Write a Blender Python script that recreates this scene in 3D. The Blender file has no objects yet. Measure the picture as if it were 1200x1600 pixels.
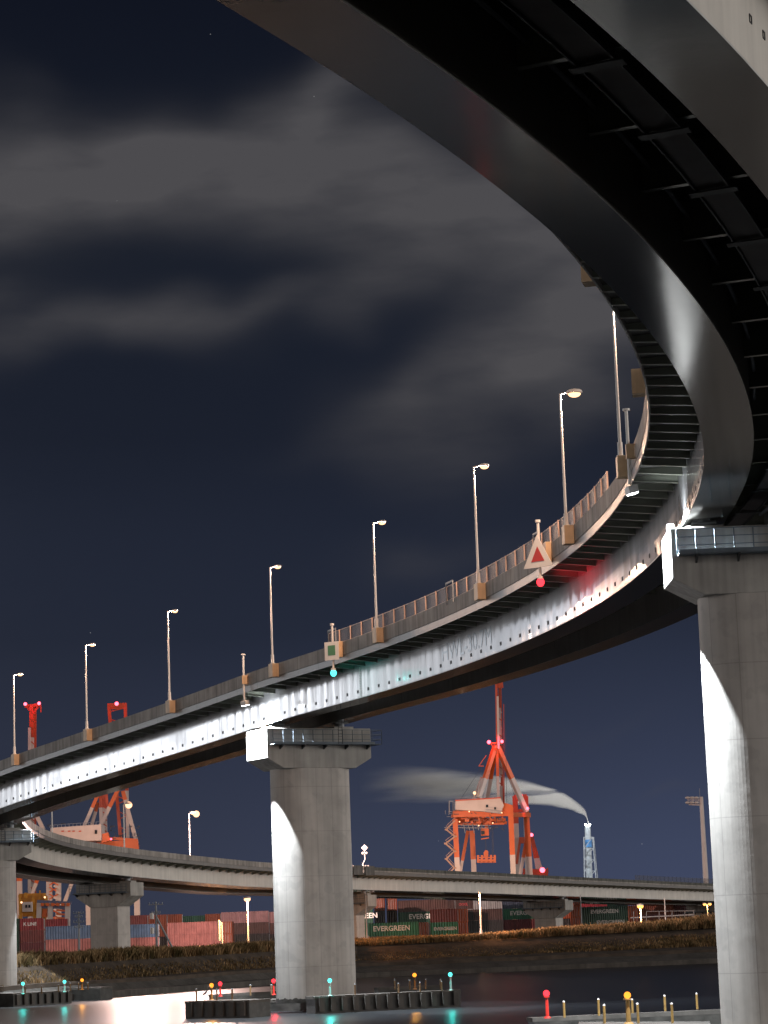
import bpy, bmesh, math, random
import numpy as np
from mathutils import Vector, Matrix
R = math.radians
random.seed(7)
sc = bpy.context.scene
COL = sc.collection
# ------------------------------------------------------------------ camera
CAMZ, FPX, PITCH, ROLL = 7.665, 3955.99, 0.164952, 0.036143
cam = bpy.data.cameras.new('camera'); camo = bpy.data.objects.new('camera', cam); COL.objects.link(camo)
cam.sensor_fit = 'HORIZONTAL'; cam.sensor_width = 36.0; cam.lens = FPX / 1200 * 36.0
cam.clip_start = 0.5; cam.clip_end = 20000
camo.matrix_world = Matrix.Translation((0, 0, CAMZ)) @ Matrix.Rotation(R(90) + PITCH, 4, 'X') @ Matrix.Rotation(-ROLL, 4, 'Z')
sc.camera = camo
def unproj(px, py):
    u, v = px - 600, 800 - py
    c, s = math.cos(ROLL), math.sin(ROLL)
    uu, vv = u * c + v * s, -u * s + v * c
    cp, sp = math.cos(PITCH), math.sin(PITCH)
    return Vector((uu, FPX * cp - vv * sp, FPX * sp + vv * cp))
def at(px, py, Y):                      # point seen at a picture position, at a given distance north
    d = unproj(px, py); return Vector((0, 0, CAMZ)) + d * (Y / d.y)
def atz(px, py, z):
    d = unproj(px, py); return Vector((0, 0, CAMZ)) + d * ((z - CAMZ) / d.z)
def proj(p):
    x, y, z = p[0], p[1], p[2] - CAMZ
    cp, sp = math.cos(PITCH), math.sin(PITCH)
    dep = y * cp + z * sp; u = FPX * x / dep; v = FPX * (z * cp - y * sp) / dep
    c, s = math.cos(ROLL), math.sin(ROLL)
    return 600 + u * c - v * s, 800 - (u * s + v * c)
# ------------------------------------------------------------------ render settings
vs = sc.view_settings; vs.view_transform = 'Standard'; vs.look = 'None'; vs.exposure = 0; vs.gamma = 1
cy = sc.cycles; cy.use_denoising = True; cy.sample_clamp_indirect = 3.0; cy.sample_clamp_direct = 0; cy.max_bounces = 6
cy.volume_bounces = 1; cy.volume_step_rate = 1.0; cy.volume_max_steps = 128; cy.caustics_reflective = False; cy.caustics_refractive = False
# ------------------------------------------------------------------ world: night sky with drifting cloud
W = bpy.data.worlds.new("World"); sc.world = W; W.use_nodes = True
nt = W.node_tree; nt.nodes.clear()
def N(t, **k):
    n = nt.nodes.new(t)
    for a, b in k.items(): setattr(n, a, b)
    return n
def M(op, a, b=None, c=None):
    n = N('ShaderNodeMath', operation=op)
    for i, v in enumerate((a, b, c)):
        if v is None: continue
        if isinstance(v, (int, float)): n.inputs[i].default_value = v
        else: nt.links.new(v, n.inputs[i])
    return n.outputs[0]
def MIX(f, a, b, mode='MIX'):
    n = N('ShaderNodeMix', data_type='RGBA', blend_type=mode)
    for i, v in ((0, f), (6, a), (7, b)):
        if isinstance(v, (int, float)): n.inputs[i].default_value = v
        elif isinstance(v, tuple): n.inputs[i].default_value = (*v, 1)
        else: nt.links.new(v, n.inputs[i])
    return n.outputs[2]
tc = N('ShaderNodeTexCoord'); sx = N('ShaderNodeSeparateXYZ'); nt.links.new(tc.outputs['Generated'], sx.inputs[0])
DEG = 57.29578
az = M('MULTIPLY', M('ARCTAN2', sx.outputs[0], sx.outputs[1]), DEG)
el = M('MULTIPLY', M('ARCSINE', sx.outputs[2]), DEG)
cmb = N('ShaderNodeCombineXYZ'); nt.links.new(az, cmb.inputs[0]); nt.links.new(el, cmb.inputs[1])
def ramp(fac, stops, interp='EASE'):
    n = N('ShaderNodeValToRGB'); n.color_ramp.interpolation = interp
    e = n.color_ramp.elements
    while len(e) < len(stops): e.new(0.5)
    for i, (p, c) in enumerate(stops): e[i].position = p; e[i].color = (*c, 1)
    nt.links.new(fac, n.inputs[0]); return n.outputs[0]
base = ramp(M('DIVIDE', el, 25.0), [(0.0, (.052, .064, .118)), (.07, (.046, .058, .105)), (.15, (.034, .043, .078)), (.27, (.0185, .0240, .043)), (.45, (.0108, .0142, .0255)), (.62, (.0085, .0118, .0210)), (.85, (.0052, .0070, .014)), (1.0, (.0045, .006, .012))], 'LINEAR')
azf = ramp(M('DIVIDE', M('ADD', az, 10.0), 20.0), [(0.0, (.50, .45, .40)), (.45, (.80, .78, .74)), (.8, (1.0, 1.02, 1.05)), (1.0, (1.05, 1.06, 1.08))], 'LINEAR')
low = M('SUBTRACT', 1.0, M('DIVIDE', el, 9.0)); lowc = N('ShaderNodeClamp'); nt.links.new(low, lowc.inputs[0])
base = MIX(1.0, base, MIX(lowc.outputs[0], (1, 1, 1), azf), 'MULTIPLY')
def noise(scale, detail, sxy=(1, 1), rot=0.0, rough=.5, off=(0, 0, 0)):
    m = N('ShaderNodeMapping'); m.inputs['Scale'].default_value = (sxy[0], sxy[1], 1); m.inputs['Rotation'].default_value = (0, 0, rot); m.inputs['Location'].default_value = off
    nt.links.new(cmb.outputs[0], m.inputs[0])
    n = N('ShaderNodeTexNoise'); n.inputs['Scale'].default_value = scale; n.inputs['Detail'].default_value = detail; n.inputs['Roughness'].default_value = rough
    nt.links.new(m.outputs[0], n.inputs['Vector']); return n.outputs[0]
wx = M('MULTIPLY', M('SUBTRACT', noise(.16, 2), .5), 9.0)
wy = M('MULTIPLY', M('SUBTRACT', noise(.16, 2, off=(40, 9, 0)), .5), 5.0)
azw = M('ADD', az, wx); elw = M('ADD', el, wy)
def blob(px, py, rx, ry, rot, amp):
    d = unproj(px, py).normalized(); a0 = math.degrees(math.atan2(d.x, d.y)); e0 = math.degrees(math.asin(d.z))
    k = DEG / FPX; rx *= k; ry *= k
    da = M('SUBTRACT', azw, a0); de = M('SUBTRACT', elw, e0)
    c, s = math.cos(R(rot)), math.sin(R(rot))
    p = M('DIVIDE', M('ADD', M('MULTIPLY', da, c), M('MULTIPLY', de, s)), rx)
    q = M('DIVIDE', M('SUBTRACT', M('MULTIPLY', de, c), M('MULTIPLY', da, s)), ry)
    r2 = M('ADD', M('MULTIPLY', p, p), M('MULTIPLY', q, q))
    return M('MULTIPLY', M('EXPONENT', M('MULTIPLY', r2, -1.0)), amp)
blobs = [(200, 300, 260, 85, 10, .85), (330, 215, 230, 55, 22, .55), (560, 290, 230, 95, -4, .85), (760, 350, 210, 90, 6, .8), (30, 260, 120, 55, 0, .55), (480, 150, 170, 45, 20, .35),
         (90, 545, 200, 40, 2, .50), (330, 520, 190, 30, 14, .42), (560, 490, 150, 34, 16, .35), (30, 480, 110, 26, 0, .3), (860, 560, 190, 90, 14, .80), (930, 440, 150, 90, 0, .75), (800, 640, 170, 50, 18, .45),
         (720, 610, 160, 40, 14, .35), (880, 690, 130, 34, 10, .40), (690, 850, 110, 34, 12, .24), (940, 1120, 140, 22, 3, .05), (1030, 1268, 70, 7, 6, .10), (520, 700, 120, 30, 0, .08), (60, 150, 70, 30, 0, .08)]
tot = None
for b in blobs:
    v = blob(*b); tot = v if tot is None else M('ADD', tot, v)
cl = M('MULTIPLY', tot, M('ADD', .30, M('MULTIPLY', noise(.34, 4, (1, 3.2), R(-16), .5), 1.35)))
cl = M('MINIMUM', cl, 1.1)
front = M('GREATER_THAN', sx.outputs[1], 0.0); cl = M('MULTIPLY', cl, front)
ccol = MIX(1.0, (.072, .070, .076), (1, 1, 1), 'MULTIPLY')
sky = MIX(M('MULTIPLY', cl, .98), base, ccol)
# stars
vo = N('ShaderNodeTexVoronoi'); vo.inputs['Scale'].default_value = 75; nt.links.new(tc.outputs['Generated'], vo.inputs['Vector'])
st = M('MULTIPLY', M('LESS_THAN', vo.outputs['Distance'], .016), .14)
sky = MIX(1.0, sky, MIX(1.0, (1, 1, 1), MIX(1.0, (0, 0, 0), st, 'ADD'), 'MULTIPLY'), 'ADD')
# added glows low in the sky outside the view, to light webs and piers
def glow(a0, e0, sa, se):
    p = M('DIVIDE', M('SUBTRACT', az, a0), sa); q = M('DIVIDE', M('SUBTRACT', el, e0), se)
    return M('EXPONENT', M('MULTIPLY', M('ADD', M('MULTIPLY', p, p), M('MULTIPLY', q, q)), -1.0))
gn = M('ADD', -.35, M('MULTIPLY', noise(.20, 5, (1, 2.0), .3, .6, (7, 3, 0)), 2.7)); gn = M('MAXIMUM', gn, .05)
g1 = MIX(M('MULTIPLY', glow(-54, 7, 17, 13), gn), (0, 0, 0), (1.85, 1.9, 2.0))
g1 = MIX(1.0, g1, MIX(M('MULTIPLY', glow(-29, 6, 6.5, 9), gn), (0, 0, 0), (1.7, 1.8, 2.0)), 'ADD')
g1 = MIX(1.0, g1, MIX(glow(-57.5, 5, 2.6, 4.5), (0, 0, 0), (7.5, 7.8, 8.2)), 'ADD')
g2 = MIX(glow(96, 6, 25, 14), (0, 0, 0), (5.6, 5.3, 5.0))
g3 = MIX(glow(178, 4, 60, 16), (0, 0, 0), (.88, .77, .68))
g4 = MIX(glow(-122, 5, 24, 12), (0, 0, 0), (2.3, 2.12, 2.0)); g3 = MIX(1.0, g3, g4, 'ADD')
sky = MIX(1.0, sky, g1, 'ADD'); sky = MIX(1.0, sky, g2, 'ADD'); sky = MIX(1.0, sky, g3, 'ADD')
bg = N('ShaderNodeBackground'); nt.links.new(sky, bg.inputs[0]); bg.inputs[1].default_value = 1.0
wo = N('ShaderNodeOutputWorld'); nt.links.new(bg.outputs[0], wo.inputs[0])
W.cycles.sampling_method = 'MANUAL'; W.cycles.sample_map_resolution = 1024
# ------------------------------------------------------------------ ramp alignment
SMOKE_D = 15
SK = [0, 60, 110, 160, 210, 260, 310, 350, 390, 430, 470, 510, 560, 620, 700, 780, 900]
KK = [0.006339, 0.004264, 0.004759, 0.005394, 0.003754, 0.001909, -0.002444, -0.009761, -0.007462, -0.008231, 0.001294, 0.002229, -0.002253, -9.3e-05, -0.000714, -0.001688, -.001]
ZK = [0, 120, 240, 320, 400, 480, 580, 780]; ZZ = [31.143, 32.187, 30.042, 25.332, 19.882, 15.987, 14.851, 10.758]
X0, Y0, TH0 = -13.577949, 35.324166, 0.943467
_s = np.arange(0, 900.1, .5); _k = np.interp(_s, SK, KK)
_t = TH0 + np.concatenate([[0], np.cumsum((_k[1:] + _k[:-1]) / 2 * .5)])
_x = X0 + np.concatenate([[0], np.cumsum(np.cos((_t[1:] + _t[:-1]) / 2) * .5)])
_y = Y0 + np.concatenate([[0], np.cumsum(np.sin((_t[1:] + _t[:-1]) / 2) * .5)])
_z = np.interp(_s, ZK, ZZ)
w_ = np.hanning(61); w_ /= w_.sum(); _z = np.convolve(np.pad(_z, 30, mode='reflect', reflect_type='odd'), w_, 'valid')
_bs = np.arange(-120, 0, .5); _bt = TH0 + (_bs) * KK[0]
_bx = []; _by = []; x, y = X0, Y0
for t in _bt[::-1]: x -= math.cos(t) * .5; y -= math.sin(t) * .5; _bx.append(x); _by.append(y)
_s = np.concatenate([_bs, _s]); _t = np.concatenate([_bt, _t]); _x = np.concatenate([_bx[::-1], _x]); _y = np.concatenate([_by[::-1], _y]); _z = np.concatenate([_z[0] + _bs * .008, _z])
def TH(s): return float(np.interp(s, _s, _t))
def EE(s): return float(np.interp(s, [300, 380], [.03, .105]))
def HB(s): return float(np.interp(s, [330, 352], [0, .68]))
def HP(s): return float(np.interp(s, [335, 350], [5.06, 4.76]))
def P(s, u, h):
    t = TH(s)
    return Vector((float(np.interp(s, _s, _x)) - math.sin(t) * u, float(np.interp(s, _s, _y)) + math.cos(t) * u, float(np.interp(s, _s, _z)) + h - EE(s) * u))
def find_s(px, u, h, lo, hi):
    best = min(np.arange(lo, hi, .25), key=lambda s: abs(proj(P(s, u, h))[0] - px)); return float(best)
UA, UB, UE = 4.95, 2.55, 7.84
# ------------------------------------------------------------------ materials
def nm(name):
    m = bpy.data.materials.new(name); m.use_nodes = True; t = m.node_tree; b = t.nodes['Principled BSDF']; return m, t, b
def lk(t, a, b): t.links.new(a, b)
def add(t, ty, **k):
    n = t.nodes.new(ty)
    for a, b in k.items(): setattr(n, a, b)
    return n
def surf(name, col, rough=.6, metal=0.0, var=.25, vs_=.5, streak=0.0, bump=0.0, bs=3.0, seam=None, spec=.5, blot=None, streakscale=(1, 1, .06)):
    """weathered surface: broad noise, run-down streaks, fine bump, optional panel seams on UV in metres"""
    m, t, b = nm(name)
    b.inputs['Roughness'].default_value = rough; b.inputs['Metallic'].default_value = metal; b.inputs['Specular IOR Level'].default_value = spec
    tc = add(t, 'ShaderNodeTexCoord'); geo = add(t, 'ShaderNodeNewGeometry')
    def nz(scale, vec, det=4, sc3=None):
        n = add(t, 'ShaderNodeTexNoise'); n.inputs['Scale'].default_value = scale; n.inputs['Detail'].default_value = det
        if sc3:
            mp = add(t, 'ShaderNodeMapping'); mp.inputs['Scale'].default_value = sc3; lk(t, vec, mp.inputs[0]); vec = mp.outputs[0]
        lk(t, vec, n.inputs['Vector']); return n.outputs[0]
    pos = geo.outputs['Position']
    cur = None
    def mul(a, fac_out, lo, hi):
        mr = add(t, 'ShaderNodeMapRange'); mr.inputs[1].default_value = .3; mr.inputs[2].default_value = .7; mr.inputs[3].default_value = lo; mr.inputs[4].default_value = hi
        lk(t, fac_out, mr.inputs[0])
        mx = add(t, 'ShaderNodeMix', data_type='RGBA', blend_type='MULTIPLY'); mx.inputs[0].default_value = 1
        if isinstance(a, tuple): mx.inputs[6].default_value = (*a, 1)
        else: lk(t, a, mx.inputs[6])
        lk(t, mr.outputs[0], mx.inputs[7]); return mx.outputs[2]
    cur = mul(tuple(col), nz(vs_, pos, 6), 1 - var, 1 + var * .6)
    if streak: cur = mul(cur, nz(1.6, pos, 4, streakscale), 1 - streak, 1 + streak * .4)
    if blot:
        n = nz(blot[0], pos, 3); rr = add(t, 'ShaderNodeMapRange'); rr.inputs[1].default_value = .55; rr.inputs[2].default_value = .62; lk(t, n, rr.inputs[0])
        mx = add(t, 'ShaderNodeMix', data_type='RGBA'); lk(t, rr.outputs[0], mx.inputs[0]); lk(t, cur, mx.inputs[6]); mx.inputs[7].default_value = (*blot[1], 1); rr.inputs[4].default_value = blot[2] if len(blot) > 2 else 1; cur = mx.outputs[2]
    bh = None
    if seam:
        uvn = add(t, 'ShaderNodeUVMap'); br = add(t, 'ShaderNodeTexBrick'); lk(t, uvn.outputs[0], br.inputs[0])
        br.offset = 0; br.inputs['Scale'].default_value = 1; br.inputs['Brick Width'].default_value = seam[0]; br.inputs['Row Height'].default_value = seam[1]; br.inputs['Mortar Size'].default_value = seam[2]
        br.inputs['Mortar Smooth'].default_value = .1
        mx = add(t, 'ShaderNodeMix', data_type='RGBA', blend_type='MULTIPLY'); lk(t, br.outputs['Fac'], mx.inputs[0]); lk(t, cur, mx.inputs[6]); mx.inputs[7].default_value = (seam[3],) * 3 + (1,); cur = mx.outputs[2]
        bh = br.outputs['Fac']
    lk(t, cur, b.inputs['Base Color'])
    if bump:
        bn = add(t, 'ShaderNodeBump'); bn.inputs['Strength'].default_value = bump; bn.inputs['Distance'].default_value = .05
        lk(t, nz(bs, pos, 5), bn.inputs['Height']); lk(t, bn.outputs[0], b.inputs['Normal'])
    return m
def emit(name, col, s, sample=False):
    m, t, b = nm(name); t.nodes.remove(b); e = add(t, 'ShaderNodeEmission'); e.inputs[0].default_value = (*col, 1); e.inputs[1].default_value = s
    lk(t, e.outputs[0], t.nodes['Material Output'].inputs[0])
    if not sample:
        try: m.cycles.emission_sampling = 'NONE'
        except Exception: pass
    return m
MT = {}
# silver painted steel web: buckled between stiffeners, glossy so it mirrors the added sky glow
def web_mat():
    m, t, b = nm('silver_web_paint')
    uv = add(t, 'ShaderNodeUVMap'); sp = add(t, 'ShaderNodeSeparateXYZ'); lk(t, uv.outputs[0], sp.inputs[0])
    def mp(sc3, sc_, det=3, dist=0):
        a = add(t, 'ShaderNodeMapping'); a.inputs['Scale'].default_value = sc3; lk(t, uv.outputs[0], a.inputs[0])
        n = add(t, 'ShaderNodeTexNoise'); n.inputs['Scale'].default_value = sc_; n.inputs['Detail'].default_value = det; n.inputs['Distortion'].default_value = dist; lk(t, a.outputs[0], n.inputs['Vector']); return n.outputs[0]
    r = add(t, 'ShaderNodeMapRange'); r.inputs[1].default_value = .35; r.inputs[2].default_value = .7; r.inputs[3].default_value = .13; r.inputs[4].default_value = .24
    lk(t, mp((.12, .35, 1), 1.0, 4, .3), r.inputs[0]); lk(t, r.outputs[0], b.inputs['Roughness'])
    c = add(t, 'ShaderNodeValToRGB'); c.color_ramp.elements[0].color = (.50, .505, .52, 1); c.color_ramp.elements[1].color = (.64, .645, .66, 1); c.color_ramp.elements[0].position = .3; c.color_ramp.elements[1].position = .7
    lk(t, mp((.7, .12, 1), 1.0, 6), c.inputs[0])
    # bolted splice seams every 28 m
    f = add(t, 'ShaderNodeMath', operation='FRACT'); d = add(t, 'ShaderNodeMath', operation='DIVIDE'); lk(t, sp.outputs[0], d.inputs[0]); d.inputs[1].default_value = 11.4; lk(t, d.outputs[0], f.inputs[0])
    g = add(t, 'ShaderNodeMath', operation='LESS_THAN'); lk(t, f.outputs[0], g.inputs[0]); g.inputs[1].default_value = .008
    mx = add(t, 'ShaderNodeMix', data_type='RGBA'); lk(t, g.outputs[0], mx.inputs[0]); lk(t, c.outputs[0], mx.inputs[6]); mx.inputs[7].default_value = (.62, .63, .66, 1)
    lk(t, mx.outputs[2], b.inputs['Base Color'])
    b.inputs['Metallic'].default_value = .30
    # oil-canning: smooth waves along the girder, period = stiffener spacing
    w = add(t, 'ShaderNodeMath', operation='MULTIPLY'); lk(t, sp.outputs[0], w.inputs[0]); w.inputs[1].default_value = 2 * math.pi / 1.9
    si = add(t, 'ShaderNodeMath', operation='SINE'); lk(t, w.outputs[0], si.inputs[0])
    si2 = add(t, 'ShaderNodeMath', operation='MULTIPLY'); lk(t, si.outputs[0], si2.inputs[0]); lk(t, mp((.30, .45, 1), 1.0, 3), si2.inputs[1])
    ad = add(t, 'ShaderNodeMath', operation='ADD'); si3 = add(t, 'ShaderNodeMath', operation='MULTIPLY'); lk(t, si2.outputs[0], si3.inputs[0]); si3.inputs[1].default_value = .45; lk(t, si3.outputs[0], ad.inputs[0]); ml = add(t, 'ShaderNodeMath', operation='MULTIPLY'); lk(t, mp((.55, .09, 1), 1.0, 3, .3), ml.inputs[0]); ml.inputs[1].default_value = 2.4; lk(t, ml.outputs[0], ad.inputs[1])
    bn = add(t, 'ShaderNodeBump'); bn.inputs['Strength'].default_value = .8; bn.inputs['Distance'].default_value = .028; lk(t, ad.outputs[0], bn.inputs['Height']); lk(t, bn.outputs[0], b.inputs['Normal'])
    return m
MT['web'] = web_mat()
MT['flange'] = surf('grey_flange_paint', (.062, .066, .065), .11, .0, .12, .3, seam=(11.4, 50, .05, .6), bump=.10, bs=.35)
MT['web3'] = surf('shaded_inner_web_paint', (.17, .16, .14), .5, 0, .1, .4, seam=(11.4, 50, .05, .75))  # web paint darkened: the shade between the boxes is in the colour
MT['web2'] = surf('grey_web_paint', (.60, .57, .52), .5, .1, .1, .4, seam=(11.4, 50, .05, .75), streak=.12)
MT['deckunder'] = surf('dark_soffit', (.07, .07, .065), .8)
MT['bracket'] = surf('green_grey_bracket_paint', (.33, .35, .29), .28, .1, .15)
MT['concrete'] = surf('parapet_concrete', (.33, .305, .28), .8, 0, .25, .5, streak=.35, bump=.3, seam=(5.0, 50, .05, .45))
MT['oldconcrete'] = surf('stained_parapet_concrete', (.115, .115, .10), .85, 0, .35, .7, streak=.5, bump=.4, seam=(5.0, 50, .05, .5))
MT['fascia'] = surf('fascia_steel', (.19, .18, .17), .42, .1, .12, .4, seam=(5.0, 50, .04, .5))
MT['pier'] = surf('pier_concrete', (.47, .44, .41), .85, 0, .15, .35, blot=(.8, (.25, .24, .23), .22), streak=.14, bump=.22, bs=1.3, seam=(1.8, 4.6, .03, .80), streakscale=(1.2, 1.2, .05))
MT['cap'] = surf('cap_concrete', (.38, .365, .34), .85, 0, .16, .5, streak=.28, bump=.10)
MT['wetstone'] = surf('wet_dark_stone', (.05, .047, .042), .55, 0, .5, 1.2, bump=1.0, bs=2.0)
MT['galv'] = surf('galvanised_steel', (.30, .32, .34), .6, .1, .15, 1.0)
MT['rail'] = surf('blue_grey_rail_paint', (.12, .15, .18), .65)
MT['edge'] = surf('flange_edge_catchlight', (.5, .5, .48), .4)  # pale colour stands in for light caught along the flange lip
MT['walkgrey'] = surf('walkway_steel', (.09, .095, .09), .6, .2)
MT['darksteel'] = surf('dark_steel', (.05, .052, .055), .5, .4, .15)
MT['polewhite'] = surf('pale_pole_paint', (.72, .68, .64), .35, 0, .08)
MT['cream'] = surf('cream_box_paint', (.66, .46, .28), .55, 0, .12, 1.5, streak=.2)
MT['tan'] = surf('tan_mesh', (.42, .27, .20), .6, 0, .1)
MT['white'] = surf('white_paint', (.78, .76, .73), .4, 0, .06)
MT['red'] = surf('red_sign_paint', (.55, .03, .02), .4)
MT['green'] = surf('green_sign_paint', (.07, .24, .10), .4)
MT['yellow'] = surf('yellow_post_paint', (.30, .18, .05), .6, 0, .3, 2.0)
MT['letter'] = surf('faded_blue_lettering', (.46, .50, .53), .22, .4, .3, 1.2)
MT['cworange'] = surf('orange_crane_paint', (.62, .12, .02), .45, 0, .12, .3)
MT['crred'] = surf('red_crane_paint', (.50, .065, .02), .45, 0, .2, .3)
MT['crwhite'] = surf('white_crane_paint', (.55, .49, .46), .45, 0, .1, .3)
MT['cryellow'] = surf('yellow_crane_paint', (.60, .26, .02), .5, 0, .3, .6)
MT['crblue'] = surf('blue_grey_crane_paint', (.10, .12, .20), .5, 0, .2, .6)
MT['glass'] = surf('dark_glass', (.02, .025, .03), .1)
MT['chimney'] = surf('chimney_paint', (.34, .38, .41), .5)
MT['blue'] = surf('blue_band_paint', (.05, .20, .45), .5)
MT['post'] = surf('timber_post', (.22, .13, .06), .8, 0, .3)
MT['bird'] = surf('heron_feathers', (.16, .15, .15), .8, 0, .3, 8)
MT['mesh'] = surf('fence_mesh', (.10, .085, .08), .7)
MT['L_lamp'] = emit('sodium_lamp_glass', (1.0, .52, .27), 2.8)
MT['L_amber'] = emit('amber_lamp_glass', (1.0, .30, .03), 2.4)
MT['L_orange'] = emit('orange_lamp_glass', (1.0, .42, .10), 3)
MT['L_red'] = emit('red_lamp_glass', (1.0, .035, .05), 3)
MT['L_redhot'] = emit('bright_red_lamp_glass', (1.0, .08, .12), 7)
MT['L_cyan'] = emit('green_lamp_glass', (.10, .95, .85), 2.2)
MT['L_white'] = emit('white_flood_glass', (.93, .98, 1.0), 30)
# ------------------------------------------------------------------ mesh helpers
class MB:
    def __init__(s, origin=(0, 0, 0)): s.v = []; s.f = []; s.m = []; s.uv = []; s.o = Vector(origin)
    def face(s, idx, m=0, uv=None): s.f.append(tuple(idx)); s.m.append(m); s.uv.append(uv)
    def box(s, c, dx, dy, dz, X=(1, 0, 0), Y=(0, 1, 0), Z=(0, 0, 1), m=0):
        c = Vector(c); X = Vector(X).normalized() * dx / 2; Y = Vector(Y).normalized() * dy / 2; Z = Vector(Z).normalized() * dz / 2
        b = len(s.v)
        for k in (-1, 1):
            for j in (-1, 1):
                for i in (-1, 1): s.v.append(c + X * i + Y * j + Z * k)
        for q in ((0, 2, 3, 1), (4, 5, 7, 6), (0, 1, 5, 4), (2, 6, 7, 3), (0, 4, 6, 2), (1, 3, 7, 5)): s.face([b + i for i in q], m)
    def bar(s, p, q, w, d=None, m=0, up=(0, 0, 1)):
        p = Vector(p); q = Vector(q); a = q - p; L = a.length
        if L < 1e-6: return
        a.normalize(); up = Vector(up)
        if abs(a.dot(up)) > .98: up = Vector((0, 1, 0))
        x = a.cross(up).normalized(); y = x.cross(a).normalized()
        s.box((p + q) / 2, w, L, d or w, x, a, y, m)
    def tube(s, p, q, r0, r1=None, n=10, m=0, cap=True):
        p = Vector(p); q = Vector(q); a = (q - p).normalized(); r1 = r0 if r1 is None else r1
        up = Vector((0, 0, 1)) if abs(a.z) < .9 else Vector((1, 0, 0)); x = a.cross(up).normalized(); y = a.cross(x)
        b = len(s.v)
        for c, r in ((p, r0), (q, r1)):
            for i in range(n):
                t = 2 * math.pi * i / n; s.v.append(c + x * math.cos(t) * r + y * math.sin(t) * r)
        for i in range(n): j = (i + 1) % n; s.face((b + i, b + j, b + n + j, b + n + i), m)
        if cap: s.face([b + i for i in range(n)][::-1], m); s.face([b + n + i for i in range(n)], m)
    def prism(s, pts, ext, m=0):                                    # polygon (3D points) extruded by a vector
        b = len(s.v); n = len(pts); ext = Vector(ext)
        s.v += [Vector(p) for p in pts] + [Vector(p) + ext for p in pts]
        s.face([b + i for i in range(n)][::-1], m); s.face([b + n + i for i in range(n)], m)
        for i in range(n): j = (i + 1) % n; s.face((b + i, b + j, b + n + j, b + n + i), m)
    def ball(s, c, r, m=0, n=10, sc=(1, 1, 1)):
        c = Vector(c); b = len(s.v); k = n // 2
        for i in range(k + 1):
            for j in range(n):
                a, t = math.pi * i / k, 2 * math.pi * j / n
                s.v.append(c + Vector((r * sc[0] * math.sin(a) * math.cos(t), r * sc[1] * math.sin(a) * math.sin(t), r * sc[2] * math.cos(a))))
        for i in range(k):
            for j in range(n): s.face((b + i * n + j, b + (i + 1) * n + j, b + (i + 1) * n + (j + 1) % n, b + i * n + (j + 1) % n), m)
    def build(s, name, mats, parent=None, smooth=False, loc=None):
        me = bpy.data.meshes.new(name)
        o = s.o
        if parent is not None and loc is None: base = pw(parent)
        else: base = Vector(loc) if loc is not None else Vector((0, 0, 0))
        me.from_pydata([tuple(Vector(v) - base) for v in s.v], [], s.f)
        mats = mats if isinstance(mats, (list, tuple)) else [mats]
        for m in mats: me.materials.append(MT[m] if isinstance(m, str) else m)
        me.polygons.foreach_set('material_index', s.m)
        if any(u is not None for u in s.uv):
            l = me.uv_layers.new(name='UVMap'); i = 0
            for f, u in zip(s.f, s.uv):
                for k in range(len(f)):
                    l.data[i].uv = u[k] if u else (0, 0); i += 1
        me.validate(); me.update()
        bm = bmesh.new(); bm.from_mesh(me); bmesh.ops.recalc_face_normals(bm, faces=bm.faces); bm.to_mesh(me); bm.free()
        if smooth: me.polygons.foreach_set('use_smooth', [True] * len(me.polygons)); 
        ob = bpy.data.objects.new(name, me); COL.objects.link(ob)
        if parent is not None: ob.parent = parent
        elif loc is not None: ob.location = loc
        return ob
WP = {}
def pw(o):                                                          # world position of a thing or part
    v = Vector(o.location); p = o.parent
    while p: v += Vector(p.location); p = p.parent
    return v
def empty(name, loc, label=None, cat=None, group=None, kind=None):
    o = bpy.data.objects.new(name, None); COL.objects.link(o); o.location = loc; o.empty_display_size = .5
    return tag(o, label, cat, group, kind)
def tag(o, label=None, cat=None, group=None, kind=None):
    if label: o['label'] = label
    if cat: o['category'] = cat
    if group: o['group'] = group
    if kind: o['kind'] = kind
    return o
def copy_tree(o, loc=None, parent=None):
    c = o.copy(); COL.objects.link(c); c.parent = parent
    if loc is not None: c.location = loc
    for ch in [x for x in o.children]: copy_tree(ch, None, c)
    return c
def light(name, kind, loc, power, col, parent=None, r=.3, aim=None, angle=60, blend=.15):
    l = bpy.data.lights.new(name, kind); l.energy = power; l.color = col; l.shadow_soft_size = r
    o = bpy.data.objects.new(name, l); COL.objects.link(o)
    if kind == 'SPOT': l.spot_size = R(angle); l.spot_blend = blend
    if aim is not None: o.rotation_euler = (Vector(aim) - Vector(loc)).to_track_quat('-Z', 'Y').to_euler()
    if parent is not None: o.parent = parent; o.location = Vector(loc) - pw(parent)
    else: o.location = loc
    return o
def sweep(mb, prof, ss, m_of=None, closed=True, caps=True):
    """prof(s) -> list of (u,h); sections joined along s; UV in metres"""
    b = len(mb.v); n = len(prof(ss[0]))
    for s_ in ss:
        for (u, h) in prof(s_): mb.v.append(P(s_, u, h))
    pr = prof(ss[0]); cum = [0]
    for i in range(n): j = (i + 1) % n; cum.append(cum[-1] + math.dist(pr[i], pr[j]))
    for k in range(len(ss) - 1):
        for i in range(n if closed else n - 1):
            j = (i + 1) % n
            mb.face((b + k * n + i, b + k * n + j, b + (k + 1) * n + j, b + (k + 1) * n + i), m_of[i] if m_of else 0,
                    [(ss[k], cum[i]), (ss[k], cum[i + 1]), (ss[k + 1], cum[i + 1]), (ss[k + 1], cum[i])])
    if caps and closed:
        mb.face([b + i for i in range(n)], m_of[0] if m_of else 0); mb.face([b + (len(ss) - 1) * n + i for i in range(n)][::-1], m_of[0] if m_of else 0)
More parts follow.
